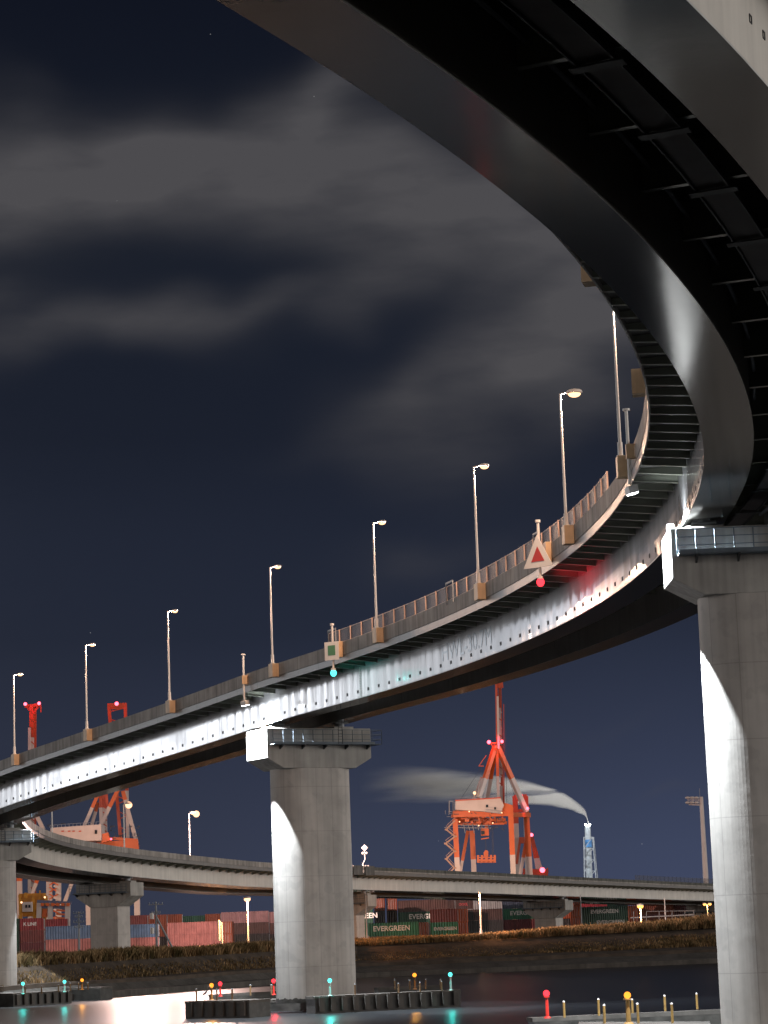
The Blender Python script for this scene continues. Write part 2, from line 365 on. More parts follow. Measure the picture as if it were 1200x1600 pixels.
def text_mesh(txt, size, fn, name, mat, parent, bold=0.0, font_scale_x=1.0):
    cu = bpy.data.curves.new('t', 'FONT'); cu.body = txt; cu.size = size; cu.offset = bold; cu.resolution_u = 3
    ob = bpy.data.objects.new('t', cu); COL.objects.link(ob); dg = bpy.context.evaluated_depsgraph_get(); dg.update()
    me = bpy.data.meshes.new_from_object(ob.evaluated_get(dg)); bpy.data.objects.remove(ob); bpy.data.curves.remove(cu)
    mb = MB(); mb.v = [fn(v.co.x * font_scale_x, v.co.y) for v in me.vertices]
    for p in me.polygons: mb.face(list(p.vertices))
    bpy.data.meshes.remove(me)
    return mb.build(name, mat, parent)
# ================================================================== SETTING
def zg(X): return 6.7 + 0.0135 * X if X > -140 else 4.8                # level of the reclaimed ground behind the bank
wl = [atz(160, 1560, 0), atz(560, 1528, 0), atz(1120, 1505, 0)]       # waterline of the far bank
wl = [wl[0] + (wl[0] - wl[1]) * 1.3] + wl + [wl[2] + (wl[2] - wl[1]) * 1.5]
wl.sort(key=lambda p: p.x)
def wly(X): return float(np.interp(X, [p.x for p in wl], [p.y for p in wl]))
mb = MB(); mb.v = [(-4000, -600, 0), (4000, -600, 0), (4000, 520, 0), (-4000, 520, 0)]; mb.face((0, 1, 2, 3))
m, t, b = nm('harbour_water'); b.inputs['Base Color'].default_value = (.030, .032, .036, 1); b.inputs['Roughness'].default_value = .30; b.inputs['IOR'].default_value = 1.33
tcn = add(t, 'ShaderNodeTexCoord'); mpn = add(t, 'ShaderNodeMapping'); mpn.inputs['Scale'].default_value = (.05, .22, 1); lk(t, tcn.outputs['Object'], mpn.inputs[0])
nzn = add(t, 'ShaderNodeTexNoise'); nzn.inputs['Scale'].default_value = 1; nzn.inputs['Detail'].default_value = 6; lk(t, mpn.outputs[0], nzn.inputs['Vector'])
bnn = add(t, 'ShaderNodeBump'); bnn.inputs['Strength'].default_value = .35; bnn.inputs['Distance'].default_value = .10; lk(t, nzn.outputs[0], bnn.inputs['Height']); lk(t, bnn.outputs[0], b.inputs['Normal'])
MT['water'] = m
tag(mb.build('water', 'water'), kind='structure')
MT['bank'] = surf('dark_bank_earth', (.075, .055, .04), .9, 0, .5, .4, bump=1, bs=1.5)
MT['yard'] = surf('yard_asphalt', (.06, .058, .055), .9, 0, .3, .3)
MT['seawall'] = surf('seawall_concrete', (.10, .09, .08), .9, 0, .4, .3, streak=.3, bump=.5)
XS = list(np.arange(-170, 301, 6.0)); prof = [(0, -1.0), (0, .9), (3, 1.0), (7, 1.9), (7.2, 2.5), (12, 2.7), (19, 4.2), (26, 0)]
def bank_mesh(i0, i1, mat, name):
    mb = MB(); n = i1 - i0 + 1
    for X in XS:
        for k in range(i0, i1 + 1):
            d, z = prof[k]
            if k == 7: z = zg(X) - .3
            if k in (5, 6): z = z * (zg(X) / 6.3)
            j = math.sin(X * .31 + k) * .25 + math.sin(X * 1.1 + k * 2) * .15 if k > 2 else 0
            mb.v.append((X, wly(X) + d + j, z + j * .4))
    for a in range(len(XS) - 1):
        for k in range(n - 1): mb.face((a * n + k, (a + 1) * n + k, (a + 1) * n + k + 1, a * n + k + 1))
    return tag(mb.build(name, mat), kind='structure')
bank_mesh(0, 3, 'seawall', 'seawall'); bank_mesh(3, 7, 'bank', 'bank')
mb = MB()
ys = [26, 60, 120, 300, 1200, 9000]
for X in XS + [3000]:
    for q in ys: mb.v.append((X if q < 1000 else X * (1 + q / 500), wly(X) + q, (zg(min(X, 300)) - .3)))
for a in range(len(XS)):
    for k in range(len(ys) - 1): i = a * len(ys) + k; mb.face((i, i + len(ys), i + len(ys) + 1, i + 1))
tag(mb.build('ground', 'yard'), kind='structure')
mb = MB(); mb.box((0, -250, 2.4), 900, 620, 5.2); tag(mb.build('quay', 'yard'), kind='structure')
# reeds and dry grass
m, t, b = nm('dry_grass'); b.inputs['Roughness'].default_value = .9; b.inputs['Specular IOR Level'].default_value = .1
oi = add(t, 'ShaderNodeNewGeometry'); nz_ = add(t, 'ShaderNodeTexNoise'); nz_.inputs['Scale'].default_value = .35; nz_.inputs['Detail'].default_value = 5; lk(t, oi.outputs['Position'], nz_.inputs['Vector'])
cr = add(t, 'ShaderNodeValToRGB'); cr.color_ramp.elements[0].color = (.07, .055, .022, 1); cr.color_ramp.elements[1].color = (.38, .25, .13, 1); cr.color_ramp.elements[0].position = .33; cr.color_ramp.elements[1].position = .68
lk(t, nz_.outputs[0], cr.inputs[0]); ri = add(t, 'ShaderNodeMapRange'); lk(t, oi.outputs['Random Per Island'], ri.inputs[0]); ri.inputs[3].default_value = .45; ri.inputs[4].default_value = 1.35
mx = add(t, 'ShaderNodeMix', data_type='RGBA', blend_type='MULTIPLY'); mx.inputs[0].default_value = 1; lk(t, cr.outputs[0], mx.inputs[6]); lk(t, ri.outputs[0], mx.inputs[7]); lk(t, mx.outputs[2], b.inputs['Base Color'])
MT['grass'] = m
rng = np.random.default_rng(3)
def grass(name, n, dlo, dhi, hlo, hhi, zf):
    X = rng.uniform(-90, 120, n); d = rng.uniform(0, 1, n) ** 1.1 * (dhi - dlo) + dlo
    wy_ = np.interp(X, [p.x for p in wl], [p.y for p in wl]); Y = wy_ + d
    clump = .55 + .45 * np.sin(X * .23 + np.sin(Y * .11) * 2) * np.sin(Y * .17 + X * .05) + rng.normal(0, .28, n)
    hgt = np.clip(hlo + (hhi - hlo) * clump, hlo * .5, hhi * 1.5) * np.interp(X, [-90, -20, 5, 25, 60], [.9, .62, .42, .5, 1.0]); Z = zf(X, d)
    a = rng.uniform(0, 2 * np.pi, n); w = rng.uniform(.03, .09, n) * np.where(d > 30, 1.3, 1); lx = rng.normal(0, .30, n) * hgt; ly = rng.normal(0, .3, n) * hgt
    v = np.zeros((n, 4, 3)); dx, dy = np.cos(a) * w, np.sin(a) * w
    v[:, 0] = np.stack([X - dx, Y - dy, Z - .2], 1); v[:, 1] = np.stack([X + dx, Y + dy, Z - .2], 1)
    v[:, 2] = np.stack([X + lx * .5 + dx * 1.3, Y + ly * .5 + dy, Z + hgt * .65], 1); v[:, 3] = np.stack([X + lx, Y + ly, Z + hgt], 1)
    me = bpy.data.meshes.new(name); me.vertices.add(4 * n); me.vertices.foreach_set('co', v.reshape(-1)); me.loops.add(6 * n); me.polygons.add(2 * n)
    i = np.arange(n)[:, None] * 4; me.loops.foreach_set('vertex_index', np.concatenate([i + 0, i + 1, i + 2, i + 0, i + 2, i + 3], 1).reshape(-1))
    me.polygons.foreach_set('loop_start', np.arange(2 * n) * 3); me.polygons.foreach_set('loop_total', np.full(2 * n, 3)); me.update(calc_edges=True); me.materials.append(MT['grass'])
    o = bpy.data.objects.new(name, me); COL.objects.link(o); return tag(o, kind='stuff')
ZG = np.vectorize(zg)
o = grass('grass', 90000, 22, 48, .8, 2.0, lambda X, d: ZG(X) - .9 + np.clip((d - 22) / 6, 0, 1) * .35); tag(o, 'tall dry reeds and grass along the top of the far bank', 'grass')
o = grass('field_grass', 42000, 48, 150, .5, 1.1, lambda X, d: ZG(X) - .3); tag(o, 'rough grass field in front of the container stacks', 'grass')
o = grass('slope_grass', 26000, 11, 20, .35, .9, lambda X, d: (2.5 + (d - 11) * .18) * ZG(X) / 6.3); tag(o, 'reddish grass strip on the lower slope of the far bank', 'grass')
# ================================================================== VIADUCT
SJ = find_s(567, -UE, 4, 500, 600)
S3 = 340.9
def rs(a, b, st): 
    n = max(1, int(round((b - a) / st))); return [a + (b - a) * i / n for i in range(n + 1)]
def build_section(root, sa, sb, low=False):
    ss = rs(sa, sb, 2.5 if not low else 4)
    for sg in (1, -1):
        a, c = UA * sg, UB * sg
        mb = MB()
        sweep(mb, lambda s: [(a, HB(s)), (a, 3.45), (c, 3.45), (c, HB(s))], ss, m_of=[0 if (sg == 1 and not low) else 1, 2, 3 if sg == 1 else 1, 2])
        g = mb.build('box_girder', ['web', 'web2', 'deckunder', 'web3'], root, smooth=False)
        mb = MB(); sweep(mb, lambda s: [(a + .09 * sg, HB(s) - .07), (a + .09 * sg, HB(s) - .002), (c - .09 * sg, HB(s) - .002), (c - .09 * sg, HB(s) - .07)], ss, m_of=[1, 0, 1, 0])
        mb.build('bottom_flange', ['flange', 'edge'], g)
        # fascia and parapet on this edge
        e = UE * sg
        mb = MB(); sweep(mb, lambda s: [(e - .12 * sg, 3.18), (e - .03 * sg, 3.18), (e, 3.78), (e - .12 * sg, 3.78)], ss); mb.build('edge_fascia', 'fascia', root)
        mb = MB(); 
        if not low: sweep(mb, lambda s: [(e + .03 * sg, 3.785), (e + .03 * sg, HP(s)), (e - .22 * sg, HP(s)), (e - .22 * sg, 3.785)], ss); mb.build('parapet', 'concrete', root)
        else:
            sweep(mb, lambda s: [(e + .03 * sg, 3.785), (e + .03 * sg, 4.1), (e - .22 * sg, 4.1), (e - .22 * sg, 3.785)], ss); mb.build('parapet_kerb', 'concrete', root)
            mb = MB(); sweep(mb, lambda s: [(e + .0 * sg, 4.102), (e + .0 * sg, HP(s)), (e - .22 * sg, HP(s)), (e - .22 * sg, 4.102)], ss); mb.build('parapet', 'oldconcrete', root)
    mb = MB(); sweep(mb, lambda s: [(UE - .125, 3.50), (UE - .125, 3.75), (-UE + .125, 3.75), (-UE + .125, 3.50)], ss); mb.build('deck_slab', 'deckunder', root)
via = empty('viaduct', P(S3, 0, 0), 'huge curved ramp viaduct on twin grey box girders sweeping overhead', 'viaduct')
build_section(via, -110, SJ - .25)
low = empty('viaduct', P(SJ, 0, 0), 'straight lower viaduct with stained dark parapet running right in front of the containers', 'viaduct')
build_section(low, SJ + .25, 900, True)
# the loop beyond the third pier keeps plain grey webs: re-slot faces there
def bracket_mb(mb, s, sg):
    p = [P(s, sg * (UA + .01), 3.49), P(s, sg * (UE - .13), 3.49), P(s, sg * (UE - .13), 3.22), P(s, sg * (UA + .01), 2.92)]
    t = Vector((math.cos(TH(s)), math.sin(TH(s)), 0)); mb.prism([q - t * .01 for q in p], t * .02)
    a, b = (p[2] + p[2]) / 2 - Vector((0, 0, .02)), p[3] - Vector((0, 0, .02)); mb.bar(a, b, .24, .03, up=(0, 0, 1))
def brackets(root, sa, sb, step, sg, single=False):
    if single:
        mb = MB()
        for s in rs(sa, sb, step): bracket_mb(mb, s, sg)
        return tag(mb.build('bracket', 'bracket', root), kind='stuff')
    for s in rs(sa, sb, step):
        mb = MB(); bracket_mb(mb, s, sg); mb.build('bracket', 'bracket', root)
brackets(via, 74, 334, 2.7, 1); brackets(via, -60, 71, 2.7, 1, True); brackets(via, -60, 334, 2.8, -1, True)
brackets(via, 352, SJ - 3, 2.8, -1, True)
brackets(low, SJ + 3, SJ + 225, 2.75, -1)
# cross beams with the inspection walkway between the boxes
def crossbeams(root, ss):
    for s in ss:
        mb = MB(); t = Vector((math.cos(TH(s)), math.sin(TH(s)), 0))
        a, b = P(s, UB - .02, 1.9), P(s, -UB + .02, 1.9)
        mb.bar(a, b, .30, .03); mb.prism([P(s, UB - .02, 1.92), P(s, -UB + .02, 1.92), P(s, -UB + .02, 3.49), P(s, UB - .02, 3.49)], t * .02); mb.build('cross_beam', 'bracket', root)
crossbeams(via, rs(20, 335, 7.5)); 
def walkway(root, sa, sb):
    mb = MB(); ss = rs(sa, sb, 2.5)
    sweep(mb, lambda s: [(.55, 1.62), (.55, 1.66), (-.55, 1.66), (-.55, 1.62)], ss); w = mb.build('inspection_walkway', 'mesh', root)
    for sg in (1, -1):
        mb = MB(); sweep(mb, lambda s: [(.62 * sg, 1.5), (.62 * sg, 1.68), (.56 * sg, 1.68), (.56 * sg, 1.5)], ss); mb.build('stringer', 'walkgrey', w)
    for s in rs(sa, sb, 7.5):
        mb = MB(); mb.bar(P(s, .85, 1.47), P(s, -.85, 1.47), .55, .05); mb.build('hanger_plate', 'walkgrey', w)
walkway(via, 20, 335)
for u_, h_, r_ in ((UB - .28, 2.75, .09), (-UB + .30, 2.6, .11), (-UB + .62, 2.9, .05)):
    mb = MB(); sweep(mb, lambda s: [(u_ + math.cos(a) * r_, h_ + math.sin(a) * r_) for a in (0, 1.05, 2.09, 3.14, 4.19, 5.24)], rs(15, 335, 2.5)); mb.build('drain_pipe', 'galv', via)
# lifting lugs along the foot of the silver web
for i, s in enumerate(rs(100, 332, 2.5)):
    mb = MB(); t = Vector((math.cos(TH(s)), math.sin(TH(s)), 0)); c = P(s, UA + .012, .62)
    n_ = Vector((-math.sin(TH(s)), math.cos(TH(s)), 0))
    for dx, dz, w, h in ((-.13, 0, .045, .30), (.13, 0, .045, .30), (0, .13, .22, .045), (0, -.13, .22, .045), (0, 0, .10, .10)):
        mb.box(c + t * dx + Vector((0, 0, dz)), w, .05, h, t, n_, (0, 0, 1))
    mb.build('lifting_lug', 'darksteel', via)
for s in (24, 25.2, 26.8, 28, 29.6, 31, 32.3, 33.6, 35, 36.3, 37.6, 39, 41.5, 43):
    mb = MB(); t = Vector((math.cos(TH(s)), math.sin(TH(s)), 0)); c = P(s, -UA - .012, 1.6); n_ = Vector((-math.sin(TH(s)), math.cos(TH(s)), 0))
    for dx, dz, w, h in ((-.11, 0, .03, .25), (.11, 0, .03, .25), (0, .11, .19, .03), (0, -.11, .19, .03)): mb.box(c + t * dx + Vector((0, 0, dz)), w, .03, h, t, n_, (0, 0, 1))
    mb.build('lifting_lug', 'darksteel', via)
# clearance lettering
sA = find_s(690, UA, 1.5, 150, 260); sB = find_s(778, UA, 1.5, 150, 260); ln_ = sA - sB
mbx = text_mesh('HWL-30.7M', 2.2, lambda x, y: P(sA - x, UA + .03, .95 + y), 'lettering', 'letter', via, font_scale_x=ln_ / 12.4)
# splice ladder on the web
s = find_s(563, UA, 1.5, 180, 300); mb = MB()
for h in np.arange(.15, 3.0, .16): mb.box(P(s, UA + .03, h), .32, .05, .07, (math.cos(TH(s)), math.sin(TH(s)), 0), (-math.sin(TH(s)), math.cos(TH(s)), 0))
mb.build('splice_plate', 'white', via)
# noise fence on the parapet
fa = find_s(948, UE, HP(150), 130, 180); fb = find_s(512, UE, HP(200), 180, 280)
mb = MB(); sweep(mb, lambda s: [(UE - .12, HP(s) + .06), (UE - .12, HP(s) + 1.25), (UE - .14, HP(s) + 1.25), (UE - .14, HP(s) + .06)], rs(fa, fb, 2.0))
m, t, b = nm('fence_netting'); b.inputs['Base Color'].default_value = (.20, .14, .12, 1); tr = add(t, 'ShaderNodeBsdfTransparent'); mxs = add(t, 'ShaderNodeMixShader'); mxs.inputs[0].default_value = .42
lk(t, tr.outputs[0], mxs.inputs[1]); lk(t, b.outputs[0], mxs.inputs[2]); lk(t, mxs.outputs[0], t.nodes['Material Output'].inputs[0]); MT['net'] = m
fn = mb.build('fence_panel', 'net', via)
MT['fpost'] = surf('pale_fence_post', (.72, .50, .40), .5)
for s in rs(fa, fb, 2.75):
    mb = MB(); mb.bar(P(s, UE - .08, HP(s)), P(s, UE - .08, HP(s) + 1.32), .11, .11); mb.build('fence_post', 'fpost', fn)
mb = MB()
for hh in (0.03, 1.27): sweep(mb, lambda s: [(UE - .1, HP(s) + hh), (UE - .1, HP(s) + hh + .05), (UE - .16, HP(s) + hh + .05), (UE - .16, HP(s) + hh)], rs(fa, fb, 2.5))
mb.build('fence_rail', 'fpost', fn)
for k, s in enumerate((fb - 1.2, find_s(704, UE, 5, 180, 240), find_s(840, UE, 5, 140, 200))):
    mb = MB(); 
    for q in (-.9, .9): mb.bar(P(s + q, UE + .06, HP(s) - .3), P(s + q, UE + .06, HP(s) + 1.55), .1, .1)
    mb.bar(P(s - .9, UE + .06, HP(s) + 1.5), P(s + .9, UE + .06, HP(s) + 1.5), .1, .16); mb.build('fence_gate', 'galv', fn)
# thin mesh fence on the lower viaduct, right hand end
f0 = find_s(993, -UE, 4.8, 640, 760)
mb = MB(); sweep(mb, lambda s: [(-UE + .1, HP(s)), (-UE + .1, HP(s) + 1.25), (-UE + .11, HP(s) + 1.25), (-UE + .11, HP(s))], rs(f0, 860, 4))
m, t, b = nm('thin_netting'); b.inputs['Base Color'].default_value = (.06, .06, .07, 1); tr = add(t, 'ShaderNodeBsdfTransparent'); mxs = add(t, 'ShaderNodeMixShader'); mxs.inputs[0].default_value = .3
lk(t, tr.outputs[0], mxs.inputs[1]); lk(t, b.outputs[0], mxs.inputs[2]); lk(t, mxs.outputs[0], t.nodes['Material Output'].inputs[0]); MT['net2'] = m
fn2 = mb.build('fence_panel', 'net2', low)
mb = MB()
for s in rs(f0, 860, 2.5): mb.bar(P(s, -UE + .1, HP(s)), P(s, -UE + .1, HP(s) + 1.3), .06)
mb.build('fence_post', 'darksteel', fn2)
# expansion joint end blocks
for root, s in ((via, SJ - 2.6), (low, SJ + 2.9)):
    mb = MB(); mb.box(P(s, -UE - .08, 4.0), 4.4, .22, 1.9, (math.cos(TH(s)), math.sin(TH(s)), 0), (-math.sin(TH(s)), math.cos(TH(s)), 0)); mb.build('joint_block', 'concrete', root)
# ================================================================== STREET LAMPS ON THE RAMP
lampS = [303.28, 282.30, 260.73, 235.01, 209.15, 182.39, 154.94, 129.39, 103.4, 77.0]
WHO = ['leftmost', 'second from the left', 'third from the left', 'fourth from the left', 'fifth, right of the green square sign', 'sixth, left of the red triangle sign', 'seventh, with the brightest head', 'eighth, top hidden by the deck']
def lamp_thing(name, base, h, arm, label, group, ped=None, power=900, col=(1, .62, .42), glass='L_lamp', wide=False, r0=.11, cat='street lamp', headsc=1.0):
    root = empty(name, base, label, cat, group)
    b = Vector(base); top = b + Vector((0, 0, h))
    mb = MB(); mb.tube(b, top, r0, r0 * .6, 12); mb.tube(b, b + Vector((0, 0, .9)), r0 * 1.5, r0 * 1.45, 12); mb.tube(b, b + Vector((0, 0, .05)), r0 * 2.4, n=12); mb.build('pole', 'polewhite', root, smooth=False)
    arm = Vector(arm); L = arm.length; a = arm.normalized(); side = a.cross(Vector((0, 0, 1)))
    mb = MB(); mb.tube(top - Vector((0, 0, .05)), top + a * L * .4 + Vector((0, 0, .1)), r0 * .55, n=8)
    mb.build('arm', 'polewhite', root)
    hc = top + a * (L * .4 + .38 * headsc) + Vector((0, 0, .14))
    mb = MB(); mb.ball(hc, .42 * headsc, sc=(1, 1, .36), n=14)
    hd = mb.build('lamp_head', 'polewhite', root, smooth=True)
    mb = MB(); mb.ball(hc - Vector((0, 0, .10 * headsc)), .33 * headsc, sc=(1, 1, .55), n=14); mb.build('lamp_glass', glass, hd, smooth=True)
    if power: light('lamp_light', 'POINT', hc - Vector((0, 0, .5)), power, col, root, .25)
    return root
vlamps = []
for i, s in enumerate(lampS):
    base = P(s, UE + .5, HP(s)); nrm = Vector((math.sin(TH(s)), -math.cos(TH(s)), 0))
    # pedestal box bolted to the outside of the parapet
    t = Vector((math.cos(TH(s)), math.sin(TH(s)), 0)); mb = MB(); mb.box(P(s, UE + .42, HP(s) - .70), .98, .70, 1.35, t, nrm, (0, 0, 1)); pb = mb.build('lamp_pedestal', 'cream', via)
    if i < 8: 
        h = 9.8; lab = 'pale street lamp on the ramp parapet, ' + WHO[i]
        vlamps.append(lamp_thing('street_lamp', base, h, nrm * 1.3, lab, 'street lamps along the inner parapet of the ramp', power=[7500, 7500, 7500, 7500, 7500, 8000, 11000, 8000][i], headsc=[.95, .95, .95, .95, 1, 1.1, 1.45, 1][i]))
# lamps of the loop seen past its outer parapet
for px, py, lab, on in ((195, 1257, 'bright glaring street lamp over the lower loop, in front of the left crane', 1), (300.5, 1271, 'bright glaring street lamp over the lower loop, alone against the dark sky', 1), (82, 1240, 'pale lamp pole over the lower loop with its head hidden behind the ramp', 0)):
    s = find_s(px, UE + .4, 5, 375, 480); base = P(s, UE + .4, HP(s)); tp = at(px, py, base.y)
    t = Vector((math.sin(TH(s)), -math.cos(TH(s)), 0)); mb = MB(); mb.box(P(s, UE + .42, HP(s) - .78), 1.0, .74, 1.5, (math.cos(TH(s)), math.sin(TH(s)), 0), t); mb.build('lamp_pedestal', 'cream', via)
    vl = [lamp_thing('street_lamp', base, tp.z - base.z, t * 1.0, lab, 'street lamps along the far parapet of the loop', power=0, headsc=1.6 if on else 1, r0=.16)]
    if on:
        o = vl[-1]; light('yard_beam', 'SPOT', tp + t * 2.6 + Vector((0, 1.5, -.3)), 170000 if px < 250 else 600000, (1, .66, .56), o, .4, Vector((tp.x + (-20 if px < 250 else 50), 560, 8)), 100, .5); light('flood_beam', 'SPOT', tp + t * 2.6 + Vector((0, 0, -.9)), 90000, (1, .66, .58), o, .4, Vector((-38 if px < 250 else -12, 292, 0)), 34, .35)
        if px < 250: light('pier_fill', 'SPOT', tp + t * 2.6 + Vector((0, 1.5, -.3)), 60000, (1, .82, .7), o, .4, at(171, 1440, 440), 60, .7)  # extra spot added at the lamp to brighten the grass pier
        if px > 250: light('pier_fill', 'SPOT', tp + t * 2.6 + Vector((0, 1.5, -.3)), 900000, (.86, .88, 1), o, .4, P(find_s(856, 0, 0, 600, 680), 1, -3), 9, .7)  # narrow white spot added at the lamp to brighten the hammerhead pier
        mbq = MB(); mbq.ball(tp + t * .9 + Vector((0, 0, -.15)), .62, n=14); mbq.build('glare_globe', 'L_lamp', o, smooth=True)
# ================================================================== PIERS
def stadium(L, D, n=36):
    pts = []
    for k in range(n + 1): t = -math.pi / 2 + math.pi * k / n; pts.append((L / 2 - D / 2 + math.cos(t) * D / 2, math.sin(t) * D / 2))
    for k in range(n + 1): t = math.pi / 2 + math.pi * k / n; pts.append((-L / 2 + D / 2 + math.cos(t) * D / 2, math.sin(t) * D / 2))
    return pts
def pier(s, label, zb, capL=12.2, capD=4.9, capH=3.1, taper=1.05, colL=8.7, colD=4.84, gap=.72, rect=False, walkend=-1, name='bridge_pier', lay=None, name_cap='pier_cap'):
    c0 = P(s, 0, HB(s)); zt = c0.z - gap
    n_ = Vector((-math.sin(TH(s)), math.cos(TH(s)), 0)); t = Vector((math.cos(TH(s)), math.sin(TH(s)), 0)); f = -t          # f: face towards the camera side
    if f.dot(Vector((0, -1, 0))) < 0: f = -f
    c = Vector((c0.x, c0.y, 0)); root = empty(name, (c.x, c.y, zb), label, 'bridge pier')
    A = lambda a, z, d=0: c + n_ * a + f * d + Vector((0, 0, z))
    mb = MB(); zc = zt - capH - taper
    poly = [(-capL / 2, zt), (capL / 2, zt), (capL / 2, zt - capH), (colL / 2 - .15, zc), (-colL / 2 + .15, zc), (-capL / 2, zt - capH)]
    mb.prism([A(a, z, -capD / 2) for a, z in poly], f * capD); cap = mb.build(name_cap, 'cap', root)
    bv = cap.modifiers.new('bevel', 'BEVEL'); bv.width = .06; bv.segments = 2
    mb = MB()
    pts = stadium(colL, colD) if not rect else [(colL / 2, -colD / 2), (colL / 2, colD / 2), (-colL / 2, colD / 2), (-colL / 2, -colD / 2)]
    n = len(pts); cum = [0]
    for i in range(n): cum.append(cum[-1] + math.dist(pts[i], pts[(i + 1) % n]))
    zs = [zb, zc + .02]
    for z in zs:
        for a, d in pts: mb.v.append(A(a, z, d))
    for i in range(n): j = (i + 1) % n; mb.face((i, j, n + j, n + i), 0, [(cum[i], zs[0]), (cum[i + 1], zs[0]), (cum[i + 1], zs[1]), (cum[i], zs[1])])
    mb.face(list(range(n))[::-1]); mb.face([n + i for i in range(n)])
    col = mb.build('column', 'pier', root)
    me = col.data
    if False:
        me.polygons.foreach_set('use_smooth', [len(p.vertices) == 4 for p in me.polygons])
    for sg in (1, -1):                                                # bearings
        u = sg * (UA + UB) / 2; mb = MB(); mb.box(A(u, zt + .16), 2.3, 1.8, .32, n_, f); br = mb.build('bearing_plinth', 'cap', root)
        zz = P(s, u, HB(s)).z - .05; mb = MB(); mb.tube(A(u, zt + .32), A(u, zz), .48, n=16); mb.box(A(u, zz - .05), 1.5, 1.1, .1, n_, f); mb.build('bearing', 'galv', br)
    # catwalk: front face and round the far end
    zf = zt - 1.72; mb = MB(); L2 = capL / 2
    mb.box(A(.2 * walkend, zf, capD / 2 + .45), capL - .4, .86, .07, n_, f); mb.box(A(walkend * (L2 + .40), zf, .02), .8, capD + 1.7, .07, n_, f)
    mb.box(A(.2 * walkend, zf + .13, capD / 2 + .9), capL - .4, .04, .22, n_, f)
    cw = mb.build('catwalk', 'rail', root); rail = MB()
    x0, x1 = -walkend * (L2 - .3), walkend * (L2 + .82); d1 = capD / 2 + .88
    k = 11
    for i in range(k + 1): a = x0 + (x1 - x0) * i / k; rail.bar(A(a, zf, d1), A(a, zf + 1.5, d1), .07, .07)
    for h in (.5, 1.0, 1.48): rail.bar(A(x0, zf + h, d1), A(x1, zf + h, d1), .05, .05)
    for h in (.5, 1.0, 1.48): rail.bar(A(x1, zf + h, d1), A(x1, zf + h, -capD / 2), .05, .05)
    for d in (0, -capD / 2): rail.bar(A(x1, zf, d), A(x1, zf + 1.5, d), .07, .07)
    rail.build('railing', 'rail', cw)
    for i in range(5):
        a = x0 + (x1 - x0) * (i + .5) / 5; q = MB(); q.prism([A(a, zf - .03, capD / 2 - .02), A(a, zf - .03, capD / 2 + .8), A(a, zf - .16, capD / 2 + .8), A(a, zf - .5, capD / 2 - .02)], n_ * .12); q.build('catwalk_bracket', 'darksteel', cw)
    q = MB(); lx = A(-walkend * 2.0 * -1, zf, d1 + .05)
    for dx in (-.22, .22): q.bar(lx + n_ * dx, lx + n_ * dx + Vector((0, 0, 2.6)), .05)
    for h in np.arange(.2, 2.6, .3): q.bar(lx - n_ * .22 + Vector((0, 0, h)), lx + n_ * .22 + Vector((0, 0, h)), .035)
    q.build('ladder', 'darksteel', cw)
    return root, A, zt, n_, f
S1, S2 = 126.55, 244.3
p1 = pier(S1, 'massive concrete pier at the right edge, lit white on its left flank', 1.2)
p2 = pier(S2, 'rounded concrete pier with railed cap in the centre of the water', 1.0)
p3 = pier(S3, 'concrete pier cut off by the left edge, under the turning ramp', 1.0)
sL1 = find_s(171, 0, 0, 425, 470); sL2 = find_s(543, 0, 0, 515, 560); sL3 = find_s(856, 0, 0, 600, 680); sL4 = find_s(1107, 0, 0, 700, 780)
for s, lab in ((sL1, 'square-cut concrete pier in the grass before the blue containers'), (sL2, 'small concrete pier half hidden behind the big central column'), (sL3, 'white lit pier with hammerhead cap in front of the green containers'), (sL4, 'farthest hammerhead pier on the right bank behind a twin-headed lamp')):
    c = P(s, 0, 0); pier(s, lab, zg(c.x) - .6, capL=11.2, capD=4.4, capH=2.3, taper=1.8, colL=5.6, colD=4.0, gap=.5, rect=True, walkend=1)
# ================================================================== FLOODLIGHTS UNDER THE PARAPETS
def floodlamp(s, sg, aim, power, label, angle=70, vis=True, up=True, col=(.86, .94, 1.0), blend=.12):
    u = sg * (UE + .45); top = P(s, u, HP(s) + 1.9); bot = P(s, u, 2.35)
    root = empty('flood_lamp', P(s, u, HP(s)), label, 'floodlight', 'white floodlights hung outside the ramp parapets')
    mb = MB(); mb.tube(bot, top, .10, n=12); mb.tube(top, top + Vector((0, 0, .12)), .22, n=12); mb.build('pole', 'white', root)
    mb = MB(); n_ = Vector((-math.sin(TH(s)), math.cos(TH(s)), 0)) * sg
    for h in (4.0, 4.8): mb.bar(P(s, sg * UE, h), P(s, u, h), .12)
    mb.box(P(s, sg * (UE + .35), 4.4), .5, .4, .9); mb.build('bracket', 'cream', root)
    a = (Vector(aim) - bot).normalized(); hc = bot + a * .35
    mb = MB(); mb.bar(hc - a * .25, hc + a * .22, .75, .6); hd = mb.build('lamp_head', 'white', root)
    mb = MB(); mb.bar(hc + a * .222, hc + a * .26, .66, .5); mb.build('lamp_glass', 'L_white', hd)
    light('flood_light', 'SPOT', hc + a * .4, power, col, root, .12, hc + a * 10, angle, blend)
    return root
def pa(pr, a, z, d=0): return pr[1](a, z, d)
sf1 = S1 - 2.0; sf2 = S2 - 2.0
floodlamp(sf1, 1, pa(p1, 3.6, 14, 0.5), 170000, 'white floodlight on a hanging pole under the ramp, aimed at the right pier', 125, blend=.7)
floodlamp(sf2, 1, pa(p2, 3.6, 13, 0.5), 130000, 'white hanging pole floodlight on the parapet left of the central pier cap', 125, blend=.7)
floodlamp(S3 - 2, 1, pa(p3, 3.6, 13, .5), 60000, 'white floodlight beyond the left edge aimed at the left pier', 95)
